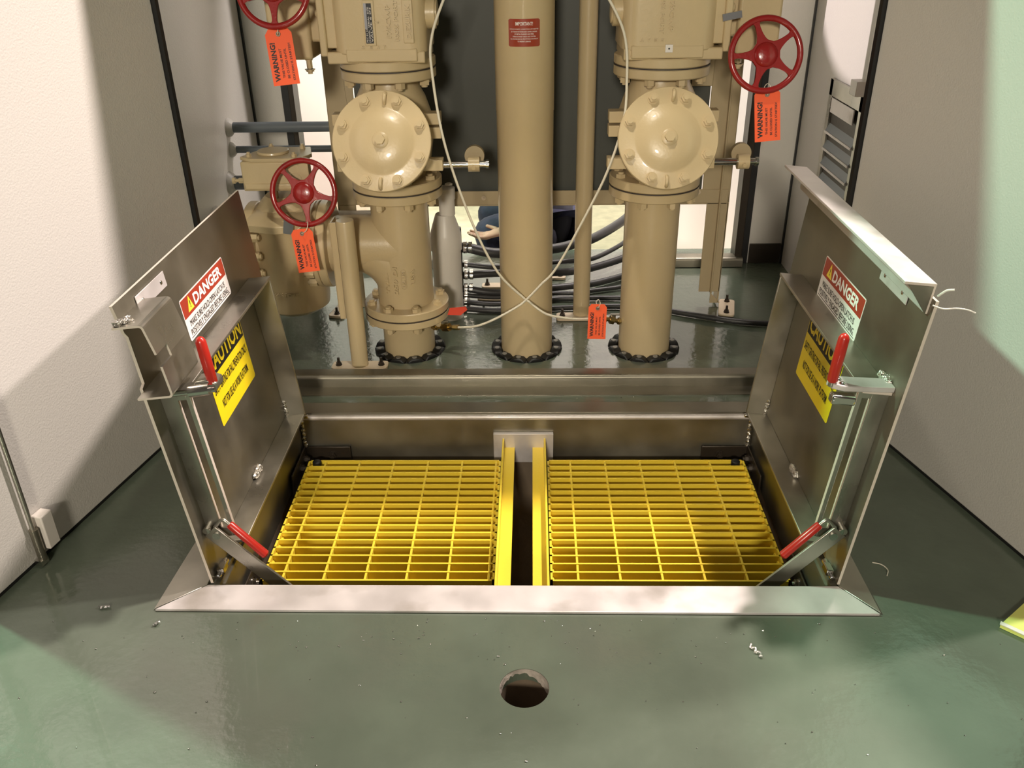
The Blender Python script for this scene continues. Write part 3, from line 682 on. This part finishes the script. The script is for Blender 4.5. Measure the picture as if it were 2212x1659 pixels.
def top_plug_valve(x, m, wheel, off, label):
    """m = +1: gear box on the left (mirror = -1 puts it on the right)"""
    t = thing('plug_valve', label, 'valve', (x, PY, 0), group='plug valves above the check valves')
    X = lambda a: -m * a          # a > 0 is towards the gear box
    mb = MB(); mb.lathe(flange_disc(.927, .954), None, 64); mb.build('bottom_flange', 'tan', t)
    mb = MB(); mb.box(X(-.125), X(.150), -.128, .10, .950, .982); mb.box(X(-.105), X(.095), -.136, .10, .955, .99); mb.build('base_pad', 'tan', t, bev=.004)
    # rounded body
    poly = []; R = .045
    for sx, sy, a0 in ((1, 1, 0), (-1, 1, 90), (-1, -1, 180), (1, -1, 270)):
        for k in range(7):
            a = math.radians(a0 + 15 * k); poly.append((sx * (.130 - R) + R * math.cos(a), sy * (.135 - R) + R * math.sin(a)))
    mb = MB(); mb.prism([(p[0] + X(.0), p[1]) for p in poly], .975, 1.36, axis='z'); mb.build('valve_body', 'tan', t, bev=.004)
    mb = MB(); mb.box(X(.148), X(.168), -.125, .12, .97, 1.36); mb.box(X(.120), X(.150), -.115, .11, .99, 1.36); mb.build('side_flange', 'tan', t, bev=.004)
    mb = MB(); mb.cyl((X(-.12), -.06, 1.075), (X(-.155), -.06, 1.075), .042, n=32); mb.cyl((X(-.15), -.06, 1.075), (X(-.16), -.06, 1.075), .034, n=32); mb.build('boss', 'tan', t, bev=.002)
    for k, z in enumerate((1.08, 1.24)):
        mb = MB(); mb.blob((X(.172), -.085, z), .010, .013, .013, 14, 8); mb.build('cap_bolt', 'tan', t)
    gx = wheel[0] - x
    mb = MB(); mb.box(gx - .060, gx + .060, -.075, .085, .955, 1.13); mb.box(X(.165), gx, -.05, .05, 1.0, 1.12); mb.build('gear_box', 'tan', t, bev=.008)
    mb = MB(); mb.lathe([(.060, 1.13), (.058, 1.15), (.03, 1.16)], Tr(gx, 0, 0), 32); mb.build('gear_cover', 'tan', t, bev=.002)
    mb = MB(); hexbolt(mb, (gx + X(-.045), -.06, .955), (0, 0, -1), .008, .022); hexbolt(mb, (gx + X(-.045), -.06, .955 - .026), (0, 0, -1), .011, .005); mb.build('stop_screw', 'tan', t)
    bolt_set(t, .927 + .027, 1, hh=.014)
    handwheel(t, (gx, wheel[1] - PY, wheel[2]), wheel[3], off, stem=.11)
    return t, X
t, X = top_plug_valve(PX[0], 1, (-.664, 2.50, 1.148, .101), 54, 'left upper tan plug valve with barcode plate and red handwheel cut by picture top')
# nameplate and castings on the left valve: front face y = -.135
F = lambda x, z: face_matrix((0, 0, 1), (-1, 0, 0), (x, -.1352, z))      # reads upwards
mb = MB(); mb.box(-.038, -.006, -.138, -.134, .998, 1.115); pl = mb.build('nameplate_pad', 'tan', t, bev=.002)
mb = MB(); mb.box(-.034, -.013, -.1392, -.1378, 1.005, 1.107); pp = mb.build('nameplate', 'label_black', pl)
mb = MB(); mb.box(-.034, -.027, -.1396, -.139, 1.042, 1.107); mb.build('silver_strip', 'alu_label', pl)
T2 = face_matrix((0, 0, 1), (-1, 0, 0), (-.013, -.1394, 1.008))
lettering([('MODEL  SERIAL  SIZE', 0, .0075, .09, .0045), ('VALVE 6 IN', .0, .0012, .088, .0045), ('PEC F1 CI', .0, .0145, .034, .004)], T2, 'white_ink', pl, bold=.0)
for txt, x, z, l, h in (('6', .004, 1.055, .008, .011), ('175CWP', .037, 1.018, .085, .013), ('100% PORT', .058, 1.010, .105, .012)):
    lettering([(txt, 0, 0, l, h)], F(x, z), 'tan', t, depth=.0045, name='raised_lettering', bold=.03)
mb = MB(); mb.box(.070, .099, -.1385, -.134, 1.004, 1.115); pl = mb.build('maker_pad', 'tan', t, bev=.002)
lettering([('DEZURIK', 0, 0, .088, .014)], face_matrix((0, 0, 1), (-1, 0, 0), (.092, -.1386, 1.016)), 'tan', pl, depth=.004, name='raised_lettering', bold=.03)
lettering([('S', -.050, 0, .009, .008), ('E', -.028, 0, .009, .008), ('A', -.008, 0, .009, .008), ('T', .010, 0, .009, .008)], face_matrix((1, 0, 0), (0, 0, 1), (0, -.1352, .991)), 'tan', t, depth=.004, name='raised_lettering', bold=.03)
mb = MB(); mb.box(-.118, -.070, -.130, -.060, .900, .925); mb.build('paper_label', 'conduit', t) if False else mb.b.free()

t, X = top_plug_valve(PX[2], -1, (.660, 2.50, .968, .102), 38, 'right upper tan plug valve with whole red handwheel beside the back wall')
G = lambda x, z: face_matrix((0, 0, -1), (1, 0, 0), (x, -.1352, z))      # reads downwards
for txt, x, z, l, h in (('175CWP', -.006, 1.110, .085, .013), ('100% PORT', -.030, 1.125, .105, .012)):
    lettering([(txt, 0, 0, l, h)], G(x, z), 'tan', t, depth=.0045, name='raised_lettering', bold=.03)
lettering([('S', -.016, 0, -.009, -.008), ('E', -.034, 0, -.009, -.008), ('A', -.054, 0, -.009, -.008), ('T', -.072, 0, -.009, -.008)], face_matrix((-1, 0, 0), (0, 0, 1), (0, -.1352, 1.008)) @ Ry(180), 'tan', t, depth=.004, name='raised_lettering', bold=.03)
mb = MB(); mb.box(-.012, .008, -.142, -.136, .972, .992); pl = mb.build('square_label', 'sign_white', t)
mb = MB(); mb.cyl((-.002, -.143, .982), (-.002, -.1418, .982), .0025, n=10); mb.build('label_stud', 'ink', pl)
mb = MB(); mb.box(-.026, .026, -.1295, -.1255, -.009, .009, Tr(.166, 0, 1.062) @ Ry(-10)); pl = mb.build('silver_label', 'alu_label', t)

# side plug valve, lying stem-up, left of the tee
SX, SY = -.770, PY
t = thing('plug_valve', 'lower tan plug valve left of the tee with a red handwheel and gear box', 'valve', (SX, SY, 0))
mb = MB()
mb.lathe([(.03, .150), (.085, .158), (.108, .175), (.112, .20), (.112, .44), (.120, .458), (.05, .458)], None, 56); mb.lathe([(.146, .458), (.148, .482), (.120, .498), (.085, .508), (.070, .53), (.055, .545)], Rz(18), 10)
TB = Tr(0, 0, .380) @ Ry(90)
mb.lathe([(.085, .0), (.085, .10), (.138, .10), (.140, .103), (.140, .113), (.138, .116), (.085, .116)], TB, 56)
TB = Tr(0, 0, .380) @ Ry(-90)
mb.lathe([(.085, .0), (.085, .085), (.135, .085), (.138, .088), (.138, .113), (.135, .116), (.085, .116)], TB, 56)
mb.build('valve_body', 'tan', t, bev=.002)
for i, (dy, dz) in enumerate(((-.115, .06), (-.125, -.0), (-.115, -.06), (-.085, -.10))):
    for sx in (-1, 1):
        mb = MB(); hexbolt(mb, (sx * .086 if sx < 0 else .100, dy, .380 + dz), (-sx, 0, 0), .0135, .022, washer=False); mb.build('flange_bolt', 'tan', t)
mb = MB(); mb.prism([(-.095, -.075), (.085, -.075), (.085, .07), (-.06, .07), (-.095, .03)], .575, .665, axis='z'); mb.box(-.09, .08, -.080, -.07, .580, .60); mb.build('gear_box', 'tan', t, bev=.005)
mb = MB(); mb.prism([(-.100, -.05), (-.06, -.08), (.09, -.08), (.115, -.02), (.09, .075), (-.05, .075)], .665, .676, axis='z'); mb.lathe([(.05, .676), (.048, .684), (.02, .686)], Tr(-.01, 0, 0), 32); mb.build('gear_cover', 'tan', t, bev=.002)
mb = MB(); mb.box(.060, .112, -.074, -.060, .59, .672); mb.cyl((.068, -.076, .61), (.068, -.06, .61), .022, n=24); mb.build('gear_ear', 'tan', t, bev=.003)
for x_, y_ in ((-.07, -.055), (.07, -.06), (.07, .05), (-.03, .055)):
    mb = MB(); hexbolt(mb, (x_, y_, .676), (0, 0, 1), .008, .007, washer=False); mb.build('cover_bolt', 'tan', t)
mb = MB(); hexbolt(mb, (-.095, -.04, .600), (-1, 0, 0), .008, .02); mb.cyl((-.095, -.04, .600), (-.135, -.04, .600), .0055, n=12); mb.cyl((-.128, -.04, .600), (-.137, -.04, .600), .010, n=6); mb.build('stop_screw', 'tan', t)
for k in range(3):
    mb = MB(); a = 2.4 + 2.1 * k; mb.cyl((.045 * math.cos(a), .045 * math.sin(a), .54), (.045 * math.cos(a), .045 * math.sin(a), .578), .010, n=12); mb.build('yoke_post', 'tan_dark', t)
handwheel(t, (-.667 - SX, 2.555 - SY, .583), .1035, 60, stem=.09)
lettering([('100% PORT', 0, 0, .086, .012)], Tr(0, -.1125, .240) @ face_matrix((1, 0, 0), (0, 0, 1), (-.045, 0, 0)), 'tan', t, depth=.004, name='raised_lettering')
lettering([('175CWP', 0, 0, .080, .012)], Rz(38) @ Tr(0, -.1125, .30) @ face_matrix((0, 0, 1), (-1, 0, 0), (0, 0, 0)), 'tan', t, depth=.004, name='raised_lettering')
mb = MB(); mb.box(-.052, -.022, -.148, -.144, .462, .505, Ry(10)); mb.build('paper_label', 'alu_label', t)
# white discharge pipe out through the left wall
t = thing('drain_pipe', 'white pipe from the left wall passing behind the lower plug valve', 'pipe')
mb = MB(); mb.cyl((-1.08, 2.90, .375), (-.36, 2.90, .375), .046, n=48); mb.build('pipe_body', 'white_pipe', t)
mb = MB(); mb.lathe([(.066, 0), (.062, .012), (.047, .022)], Tr(-1.0795, 2.90, .375) @ Ry(90), 48); mb.build('wall_collar', 'wall', t)
# slate conduits through the left wall
for z, y, r, x1, lab in ((.652, 3.175, .0185, -.660, 'upper slate grey conduit crossing from the left wall to the tan frame'), (.574, 3.17, .0125, -.660, 'thin slate grey conduit between the two thicker ones at the left wall'), (.470, 3.10, .0255, -.80, 'lowest thick slate grey conduit ending behind the gear box')):
    t = thing('conduit', lab, 'conduit', group='slate conduits from the left wall')
    mb = MB(); mb.cyl((-1.065, y, z), (x1, y, z), r, n=28); mb.build('tube', 'conduit', t)
    mb = MB(); mb.lathe([(r + .016, 0), (r + .012, .010), (r + .001, .020)], Tr(-1.0795, y, z) @ Ry(90), 28); mb.build('wall_collar', 'wall', t)

# ------------------------------------------------------------------ warning tags
def warning_tag(loc, roll, yaw, label, hook=None, sc=1.0, group='orange warning tags'):
    t = thing('warning_tag', label, 'tag', loc, group=group)
    t.matrix_world = Tr(*loc) @ Rz(yaw) @ Ry(roll) @ Rx(-10)
    w2, h = .036 * sc, .142 * sc; c = .013 * sc
    b = bmesh.new(); outer = [(-w2, -h), (w2, -h), (w2, -c), (w2 - c * .8, 0), (-w2 + c * .8, 0), (-w2, -c)]
    es = []
    for loop in (outer, [(.0 + .0035 * math.cos(k * PI / 6), -.014 + .0035 * math.sin(k * PI / 6)) for k in range(12)]):
        v = [b.verts.new((x, 0, z)) for x, z in loop]; es += [b.edges.new((v[i], v[(i + 1) % len(v)])) for i in range(len(v))]
    bmesh.ops.triangle_fill(b, use_beauty=True, edges=es)
    g = bmesh.ops.extrude_face_region(b, geom=list(b.faces))
    for v in [q for q in g['geom'] if isinstance(q, bmesh.types.BMVert)]: v.co.y -= .0006
    m_ = MB(); m_.b.free(); m_.b = b; card = m_.build('card', 'orange', t, smooth=False)
    mb = MB(); mb.torus(.0052, .0016, Tr(0, -.001, -.014) @ Rx(90), 20, 6); mb.build('eyelet', 'steel_dark', t)
    T2 = face_matrix((0, 0, 1), (-1, 0, 0), (0, -.0009, -h))
    lettering([('WARNING!', .010 * sc, .0135 * sc, .098 * sc, .0150 * sc)], T2, 'ink', card, bold=.035)
    lettering([('THIS VALVE MUST', .018 * sc, .0000 * sc, .074 * sc, .0062 * sc), ('BE CLOSED UNTIL', .016 * sc, -.0130 * sc, .076 * sc, .0062 * sc), ('STATION IS STARTED!', .010 * sc, -.0270 * sc, .094 * sc, .0062 * sc)], T2, 'ink', card, bold=.02, name='notice')
    mb = MB(); mb.tube(hook or [(0, -.003, -.014), (.006, -.012, .004), (.002, .004, .014), (-.005, .012, .004), (0, .003, -.014)], .0012, n=8); mb.build('string', 'tube', t)
    return t
warning_tag((-.663, 2.490, 1.052), -5.5, 0, 'orange WARNING tag hanging below the handwheel at the picture top left', sc=1.02)
warning_tag((-.678, 2.512, .484), -6.5, 0, 'orange WARNING tag on the lower left handwheel before the side valve body', hook=[(0, -.003, -.014), (.020, -.016, -.004), (.026, -.006, .018), (.010, .02, .012), (-.02, .012, -.006), (0, .003, -.014)], sc=.93)
warning_tag((.673, 2.490, .880), -5.0, 0, 'orange WARNING tag hanging from the right handwheel', sc=.98)
warning_tag((.235, 2.575, .205), 1.5, 0, 'orange WARNING tag hanging from the white tube near the floor', sc=.82)
t = tag(MB().prism([(-.026, -.018), (.018, -.024), (.040, -.002), (.034, .012), (-.020, .010)], -.0004, .0004, axis='z').build('red_tag', 'red_tag', smooth=False), 'small red tag lying tilted beside the left brass fitting', 'tag')
t.matrix_world = Tr(-.232, 2.63, .163) @ Rx(28) @ Ry(-6)

# ------------------------------------------------------------------ white tubing with brass fittings
tag(MB().tube([(-.222, 2.590, .118), (-.165, 2.555, .137), (-.105, 2.54, .166), (-.03, 2.545, .207), (.003, 2.548, .232), (.050, 2.545, .285), (.10, 2.54, .345), (.181, 2.52, .51), (.243, 2.50, .655), (.280, 2.49, .790), (.286, 2.49, .895), (.272, 2.49, 1.03), (.20, 2.49, 1.16)], .0038, n=10, sub=8).build('white_tube', 'tube'),
    'thin white tube rising from the left brass fitting and curving up on the right', 'tube', 'crossing white tubes')
tag(MB().tube([(.270, 2.650, .122), (.20, 2.60, .142), (.145, 2.575, .155), (.068, 2.555, .18), (.01, 2.562, .222), (-.004, 2.563, .232), (-.085, 2.54, .330), (-.159, 2.52, .50), (-.225, 2.50, .728), (-.25, 2.49, .925), (-.245, 2.49, 1.03), (-.19, 2.49, 1.16)], .0038, n=10, sub=8).build('white_tube', 'tube'),
    'thin white tube rising from the right brass fitting and curving up on the left', 'tube', 'crossing white tubes')
def fitting(a, b, label):
    t = thing('brass_fitting', label, 'fitting', group='brass tube fittings'); a, b = Vector(a), Vector(b); d = (b - a).normalized(); l = (b - a).length
    mb = MB(); mb.cyl(a, b, .0075, n=16); mb.cyl(a + d * l * .08, a + d * l * .20, .012, n=6); mb.cyl(a + d * l * .42, a + d * l * .66, .0145, n=6); mb.cyl(a + d * l * .80, b, .009, n=6); mb.build('fitting_body', 'brass', t)
    m_ = a + d * l * .42; mb = MB(); mb.cyl(m_, m_ + Vector((0, 0, .020)), .006, n=12); mb.box(m_.x - .012, m_.x + .018, m_.y - .005, m_.y + .005, m_.z + .019, m_.z + .023); mb.build('valve_handle', 'steel_dark', t)
fitting((-.318, 2.655, .092), (-.220, 2.592, .117), 'brass needle fitting screwed into the left riser stub')
fitting((.322, 2.66, .105), (.262, 2.648, .122), 'brass fitting screwed into the right riser beside the low orange tag')

# ------------------------------------------------------------------ equipment frame with slate panel
t = thing('panel_frame', 'tan steel angle frame with dark slate back panel behind the pipes', 'equipment frame')
yF = 3.04
mb = MB(); mb.box(-.680, -.585, yF, yF + .006, .40, 1.9); mb.box(-.680, -.674, yF, yF + .07, .05, 1.9); mb.box(-.680, -.615, yF, yF + .006, .0, .40); mb.build('left_post', 'tan_dark', t, bev=.002)
mb = MB(); mb.box(.630, .728, yF, yF + .006, .40, 1.9); mb.box(.722, .728, yF, yF + .07, .01, 1.9); mb.box(.650, .728, yF, yF + .006, .055, .40); mb.box(.690, .696, yF - .02, yF, .055, 1.0); mb.build('right_post', 'tan_dark', t, bev=.002)
mb = MB(); mb.box(-.60, .722, yF - .004, yF + .002, .398, .448); mb.box(-.60, .722, yF, yF + .05, .392, .398); mb.build('bottom_rail', 'tan_dark', t, bev=.002)
mb = MB(); mb.box(-.585, .630, yF + .020, yF + .028, .40, 1.9); mb.build('panel', 'panel', t)
mb = MB(); mb.box(.560, .632, yF - .008, yF - .002, .80, 1.02); mb.build('gusset_plate', 'tan_dark', t, bev=.004)
mb = MB(); mb.box(.55, .60, yF - .008, yF - .002, .45, .60); mb.build('gusset_plate', 'tan_dark', t, bev=.004)
for x, z in ((.60, .425), (.615, .44), (.605, .93), (-.15, .425), (.06, .43)):
    mb = MB(); hexbolt(mb, (x, yF - .009, z), (0, -1, 0), .006, .004); mb.build('frame_bolt', 'tan_light', t)
# feet along y
foot_plate(t, .752, 3.00, 78, .150, .058); foot_plate(t, -.700, 3.005, 80, .150, .058)
mb = MB(); mb.prism([(.735, .01), (.695, .01), (.695, .05)], yF, yF + .006, axis='y'); mb.build('foot_rib', 'tan_dark', t)

# ------------------------------------------------------------------ grey PVC vent with reducer
t = thing('vent_pipe', 'light grey plastic vent pipe with reducer beside the left check valve', 'pipe', (-.286, 2.955, 0))
mb = MB(); mb.lathe([(.052, .0), (.052, .260), (.0565, .262), (.0565, .318), (.054, .325), (.046, .352), (.034, .388), (.032, .392)], None, 48); mb.build('reducer', 'pvc', t)
mb = MB(); mb.lathe([(.028, .39), (.028, .445), (.031, .446), (.031, .485), (.026, .488)], Tr(.010, 0, 0), 40); mb.torus(.010, .0035, Tr(.02, 0, .497), 20, 8); mb.build('neck', 'pvc', t)

# ------------------------------------------------------------------ hoses on a manifold
t = thing('hose_manifold', 'dark upright manifold behind the vent pipe with hoses clamped on', 'manifold')
mb = MB(); mb.cyl((-.262, 3.08, .0), (-.262, 3.08, .30), .022, n=24); mb.cyl((-.262, 3.08, .0), (-.262, 3.08, .012), .045, n=24); mb.build('riser', 'rust', t)
HOSES = [
    ('topmost thick black hose sweeping up to the rear opening', 0.0190, [(-0.221, 3.100, 0.215), (-0.103, 3.106, 0.190), (0.099, 3.206, 0.170), (0.195, 3.283, 0.165), (0.278, 3.370, 0.160), (0.418, 3.590, 0.165), (.52, 3.80, .19), (.56, 4.1, .16)]),
    ('thin black hose just under the topmost one', 0.0095, [(-0.224, 3.105, 0.145), (-0.104, 3.118, 0.130), (0.101, 3.245, 0.100), (0.197, 3.292, 0.090), (0.279, 3.350, 0.080), (0.408, 3.525, 0.080), (.48, 3.75, .06), (.50, 3.95, -.1)]),
    ('thick black hose third from the top', 0.0150, [(-0.225, 3.101, 0.105), (-0.105, 3.132, 0.100), (0.100, 3.212, 0.070), (0.196, 3.256, 0.060), (0.278, 3.323, 0.050), (0.400, 3.425, 0.050), (.46, 3.5, .058), (.52, 3.64, .02)]),
    ('thick ribbed black hose in the middle of the fan', 0.0130, [(-0.224, 3.059, 0.065), (-0.105, 3.069, 0.045), (0.099, 3.138, 0.035), (0.193, 3.173, 0.030), (0.271, 3.209, 0.025), (0.390, 3.295, 0.022), (.45, 3.37, .016)]),
    ('thin black hose below the ribbed one', 0.0085, [(-0.224, 3.043, 0.045), (-0.105, 3.059, 0.030), (0.099, 3.122, 0.018), (0.191, 3.133, 0.015), (0.269, 3.163, 0.014), (0.382, 3.202, 0.013), (.45, 3.26, .012)]),
    ('black hose near the floor, second from the bottom', 0.0095, [(-0.222, 3.011, 0.030), (-0.104, 3.020, 0.018), (0.098, 3.078, 0.013), (0.189, 3.084, 0.012), (0.264, 3.089, 0.012), (0.371, 3.086, 0.012), (.44, 3.08, .012)]),
    ('lowest black hose, running on the floor behind the right riser towards the right hatch leaf', 0.0100, [(-0.221, 2.986, 0.013), (-0.102, 2.970, 0.012), (0.096, 2.991, 0.012), (0.185, 2.999, 0.012), (0.259, 3.006, 0.012), (0.363, 3.005, 0.012), (.48, 2.985, .012), (.60, 2.93, .012), (.74, 2.87, .012), (.86, 2.845, .012), (1.0, 2.86, .012)])]
for i, (lab, r, pts) in enumerate(HOSES):
    h = thing('hose', lab, 'hose', group='black hoses behind the middle pipe')
    mb = MB(); mb.tube([(-.245, pts[0][1], pts[0][2])] + pts, r, n=14, sub=8); mb.build('hose_body', 'hose', h)
    y0, z = pts[0][1], pts[0][2]
    for q in (0, 1) if r > .012 else (0,):
        mb = MB(); mb.lathe([(r + .0005, 0), (r + .0025, 0), (r + .0025, .012), (r + .0005, .012)], Tr(-.236 + .020 * q, y0, z) @ Ry(90), 24, cap=False); mb.box(-.236 + .020 * q, -.223 + .020 * q, y0 - .012, y0 + .004, z + r, z + r + .008); mb.build('clamp', 'chrome', h)
# white floor anchors between the hoses
for x, y, lab in ((-.12, 3.235, 'pale foot plate on the floor left of the middle pipe among hoses'), (.10, 3.33, 'pale foot plate on the floor right of the middle pipe among hoses'), (-.13, 3.11, 'pale foot plate under the lowest hoses left of the middle pipe')):
    a = thing('anchor_plate', lab, 'foot plate', group='pale plates among the hoses')
    foot_plate(a, x, y, 0, .12, .05, 'plate')

# ------------------------------------------------------------------ louvre vent on the right wall
t = thing('louvre_vent', 'metal louvre vent with slats on the right side wall', 'vent')
XW = 1.078; y0, y1, z0, z1 = 2.83, 3.17, .38, .80
def q(y, z, x=0): return (XW - x, y, z)
mb = MB(); mb.box(XW - .010, XW, y0, y0 + .03, z0, z1); mb.box(XW - .010, XW, y1 - .03, y1, z0, z1); mb.box(XW - .010, XW, y0, y1, z1 - .055, z1); mb.build('vent_frame', 'steel', t, bev=.001)
mb = MB(); mb.box(XW - .002, XW, y0 + .03, y1 - .03, z0, z1 - .055); mb.build('vent_back', 'rust', t)
for k in range(5):
    z = z0 + .012 + .058 * k
    mb = MB(); mb.prism([(XW - .002, z + .030), (XW - .014, z + .004), (XW - .014, z - .002), (XW - .001, z + .024)], y0 + .03, y1 - .03, axis='y'); sl = mb.build('slat', 'conduit', t)
    mb = MB(); mb.box(XW - .017, XW - .0135, y0 + .03, y1 - .03, z - .003, z + .005); mb.build('slat_lip', 'steel_lit', sl)
mb = MB(); mb.box(XW - .014, XW - .010, y0 + .06, y1 - .05, z1 - .105, z1 - .057); mb.build('damper_plate', 'steel_lit', t)
mb = MB(); mb.box(XW - .05, XW, 2.80, 2.86, .80, .845); mb.box(XW - .02, XW, 2.79, 2.82, .84, 1.02); mb.build('junction_block', 'white_pipe', t, bev=.002)

# ------------------------------------------------------------------ person working behind the frame
GZ = -.40
def skinned(name, joints, edges, m, parent=None, root=0, sub=2):
    me = bpy.data.meshes.new(name); me.from_pydata([j[0] for j in joints], edges, []); me.materials.append(MT[m])
    o = bpy.data.objects.new(name, me); C.objects.link(o)
    if parent: o.parent = parent
    s = o.modifiers.new('skin', 'SKIN'); s.use_smooth_shade = True
    for i, j in enumerate(joints):
        me.skin_vertices[0].data[i].radius = j[1] if isinstance(j[1], tuple) else (j[1], j[1]); me.skin_vertices[0].data[i].use_root = (i == root)
    d = o.modifiers.new('sub', 'SUBSURF'); d.levels = sub; d.render_levels = sub
    return o
pr = thing('person', 'person in blue jeans and navy shirt crouching behind the pipe frame, reaching low', 'person', (.015, 4.0, GZ))
# local frame: facing -x; z up from the ground
J = [((.16, .0, .40), (.15, .13)), ((.10, .0, .54), (.12, .15)), ((.00, .0, .68), (.12, .17)), ((-.06, .0, .80), (.09, .12)), ((-.09, .0, .88), .055), ((-.12, .0, .93), .06),
     ((.12, -.11, .40), .095), ((-.22, -.15, .44), .070), ((-.20, -.15, .42), .066), ((.02, -.17, .10), .045), ((-.02, -.17, .05), .04), ((-.14, -.17, .035), .032),
     ((.12, .11, .40), .095), ((-.22, .16, .44), .070), ((.02, .17, .10), .045), ((-.02, .17, .05), .04), ((-.14, .17, .035), .032),
     ((-.02, -.19, .76), .06), ((-.02, -.30, .60), .05), ((-.10, -.272, .49), .036),
     ((-.02, .19, .76), .06), ((-.10, .26, .60), .045), ((-.24, .20, .50), .032)]
Eg = [(0, 1), (1, 2), (2, 3), (3, 4), (4, 5), (0, 6), (6, 7), (7, 8), (8, 9), (9, 10), (10, 11), (0, 12), (12, 13), (13, 14), (14, 15), (15, 16), (3, 17), (17, 18), (18, 19), (3, 20), (20, 21), (21, 22)]
skinned('body', J, Eg, 'navy', pr)
# jeans over the legs
J2 = [((.17, .0, .42), (.165, .145)), ((.12, -.12, .41), .115), ((-.22, -.15, .445), .095), ((-.18, -.155, .36), .080), ((.02, -.175, .12), .056), ((.12, .12, .41), .115), ((-.22, .165, .445), .095), ((-.18, .17, .36), .080), ((.02, .175, .12), .056), ((.13, 0, .50), (.15, .135))]
skinned('jeans', J2, [(0, 1), (1, 2), (2, 3), (3, 4), (0, 5), (5, 6), (6, 7), (7, 8), (0, 9)], 'denim', pr)
for s in (-1, 1):
    mb = MB(); mb.prism([(.07, 0), (.07, .07), (.0, .10), (-.06, .085), (-.20, .05), (-.215, .02), (-.20, 0)], s * .17 - .045, s * .17 + .045, axis='y'); mb.build('shoe', 'black', pr, bev=.012)
    # hand: palm, four fingers, thumb; wrist continues the sleeve
    wr = Vector((-.12, -.27, .47) if s < 0 else (-.25, .20, .49)); d = Vector((-.88, s * .05, -.20)).normalized(); sd = Vector((0, 1, 0)); up = d.cross(sd).normalized()
    P = lambda a, b, c: tuple(wr + d * a + sd * (b * s) + up * c)
    H = [(P(-.04, 0, 0), .024), (P(.0, 0, 0), .022), (P(.045, 0, 0), (.034, .016)), (P(.078, 0, 0), (.036, .014))]
    He = [(0, 1), (1, 2), (2, 3)]
    for k, (o_, l_) in enumerate(((-.030, .068), (-.010, .078), (.010, .072), (.028, .058))):
        n0 = len(H); H += [(P(.085, o_, 0), .0095), (P(.085 + l_ * .5, o_ * 1.1, -.010), .0085), (P(.085 + l_, o_ * 1.1, -.034), .0065)]; He += [(3, n0), (n0, n0 + 1), (n0 + 1, n0 + 2)]
    n0 = len(H); H += [(P(.030, -.036, -.006), .0110), (P(.058, -.056, -.016), .0095), (P(.080, -.062, -.028), .0075)]; He += [(2, n0), (n0, n0 + 1), (n0 + 1, n0 + 2)]
    skinned('hand', H, He, 'skin', pr, root=1, sub=1)
hd = MB(); hd.blob((-.165, 0, 1.0), .098, .076, .115, 24, 18); hd.blob((-.262, 0, .985), .016, .012, .022, 10, 8); hd.blob((-.225, 0, .925), .03, .035, .03, 12, 8)
for s in (-1, 1): hd.blob((-.16, s * .078, .995), .018, .008, .030, 10, 8)
hd = hd.build('head', 'skin', pr)
for s in (-1, 1): MB().blob((-.247, s * .030, 1.005), .008, .011, .007, 10, 6).build('eye', 'ink', hd)
MB().tube([(-.252, -.024, .945), (-.259, 0, .943), (-.252, .024, .945)], .004, n=8).build('mouth', 'red_tag', hd)
mb = MB(); mb.blob((-.148, 0, 1.035), .102, .082, .095, 24, 14); mb.build('hair', 'hair', pr)

# ------------------------------------------------------------------ small things on the floor
t = tag(MB().prism([(0, 0), (.17, -.16), (.40, .02), (.25, .20)], .001, .010, axis='z').build('board', 'lime', smooth=False), 'lime green and yellow board with white edge at the right picture edge', 'board')
t.matrix_world = Tr(.985, 1.345, 0)
mb = MB(); mb.prism([(-.002, .0), (.004, .008), (.175, -.152), (.172, -.163)], .0098, .0115, axis='z'); mb.build('edge_strip', 'white_pipe', t)
mb = MB(); mb.prism([(.055, -.035), (.30, .10), (.40, .02), (.175, -.150)], .0101, .0108, axis='z'); mb.build('pale_area', 'tri_yellow', t)
tag(MB().tube([(.795, 1.548, .002), (.812, 1.540, .003), (.820, 1.522, .003), (.812, 1.503, .002)], .0012, n=6).build('wire_offcut', 'tube'), 'thin pale curved wire offcut on the dark floor right of the hatch', 'offcut')
for x, y, l, a, lab in ((-.905, 1.395, .022, 10, 'silver metal shaving on the dark floor left of the hatch'), (-.773, 1.345, .012, 70, 'tiny silver shaving near the front left hatch corner'), (.47, 1.275, .036, 120, 'long twisted silver shaving on the floor before the right grating'), (.735, .985, .020, 20, 'crumpled silver shaving near the bottom right of the floor')):
    mb = MB(); pts = []
    for k in range(9):
        q = k / 8 - .5; pts.append((q * l, .004 * math.sin(k * 2.1), .004 + .002 * math.cos(k * 2.3)))
    mb.tube(pts, .0022, n=5, sub=2); o = tag(mb.build('metal_shaving', 'foil', smooth=False), lab, 'metal shaving', 'metal shavings'); o.location = (x, y, 0); o.rotation_euler = (0, 0, math.radians(a))
# fine swarf nobody could count
mb = MB()
for k in range(260):
    x = random.gauss(0, .55); y = random.choice((random.gauss(1.33, .04), random.uniform(1.0, 1.34), random.uniform(2.32, 2.38)))
    if abs(x) > 1.0 or math.hypot(x - .006, y - 1.181) < .055 or (y > 1.37 and y < 2.31): continue
    s = random.uniform(.0006, .0016); mb.blob((x, y, s * .8), s * random.uniform(1, 2), s, s * .8, 5, 3, .4)
tag(mb.build('swarf', 'foil', smooth=False), 'fine glittering metal swarf scattered over the green floor before the hatch', 'swarf', kind='stuff')
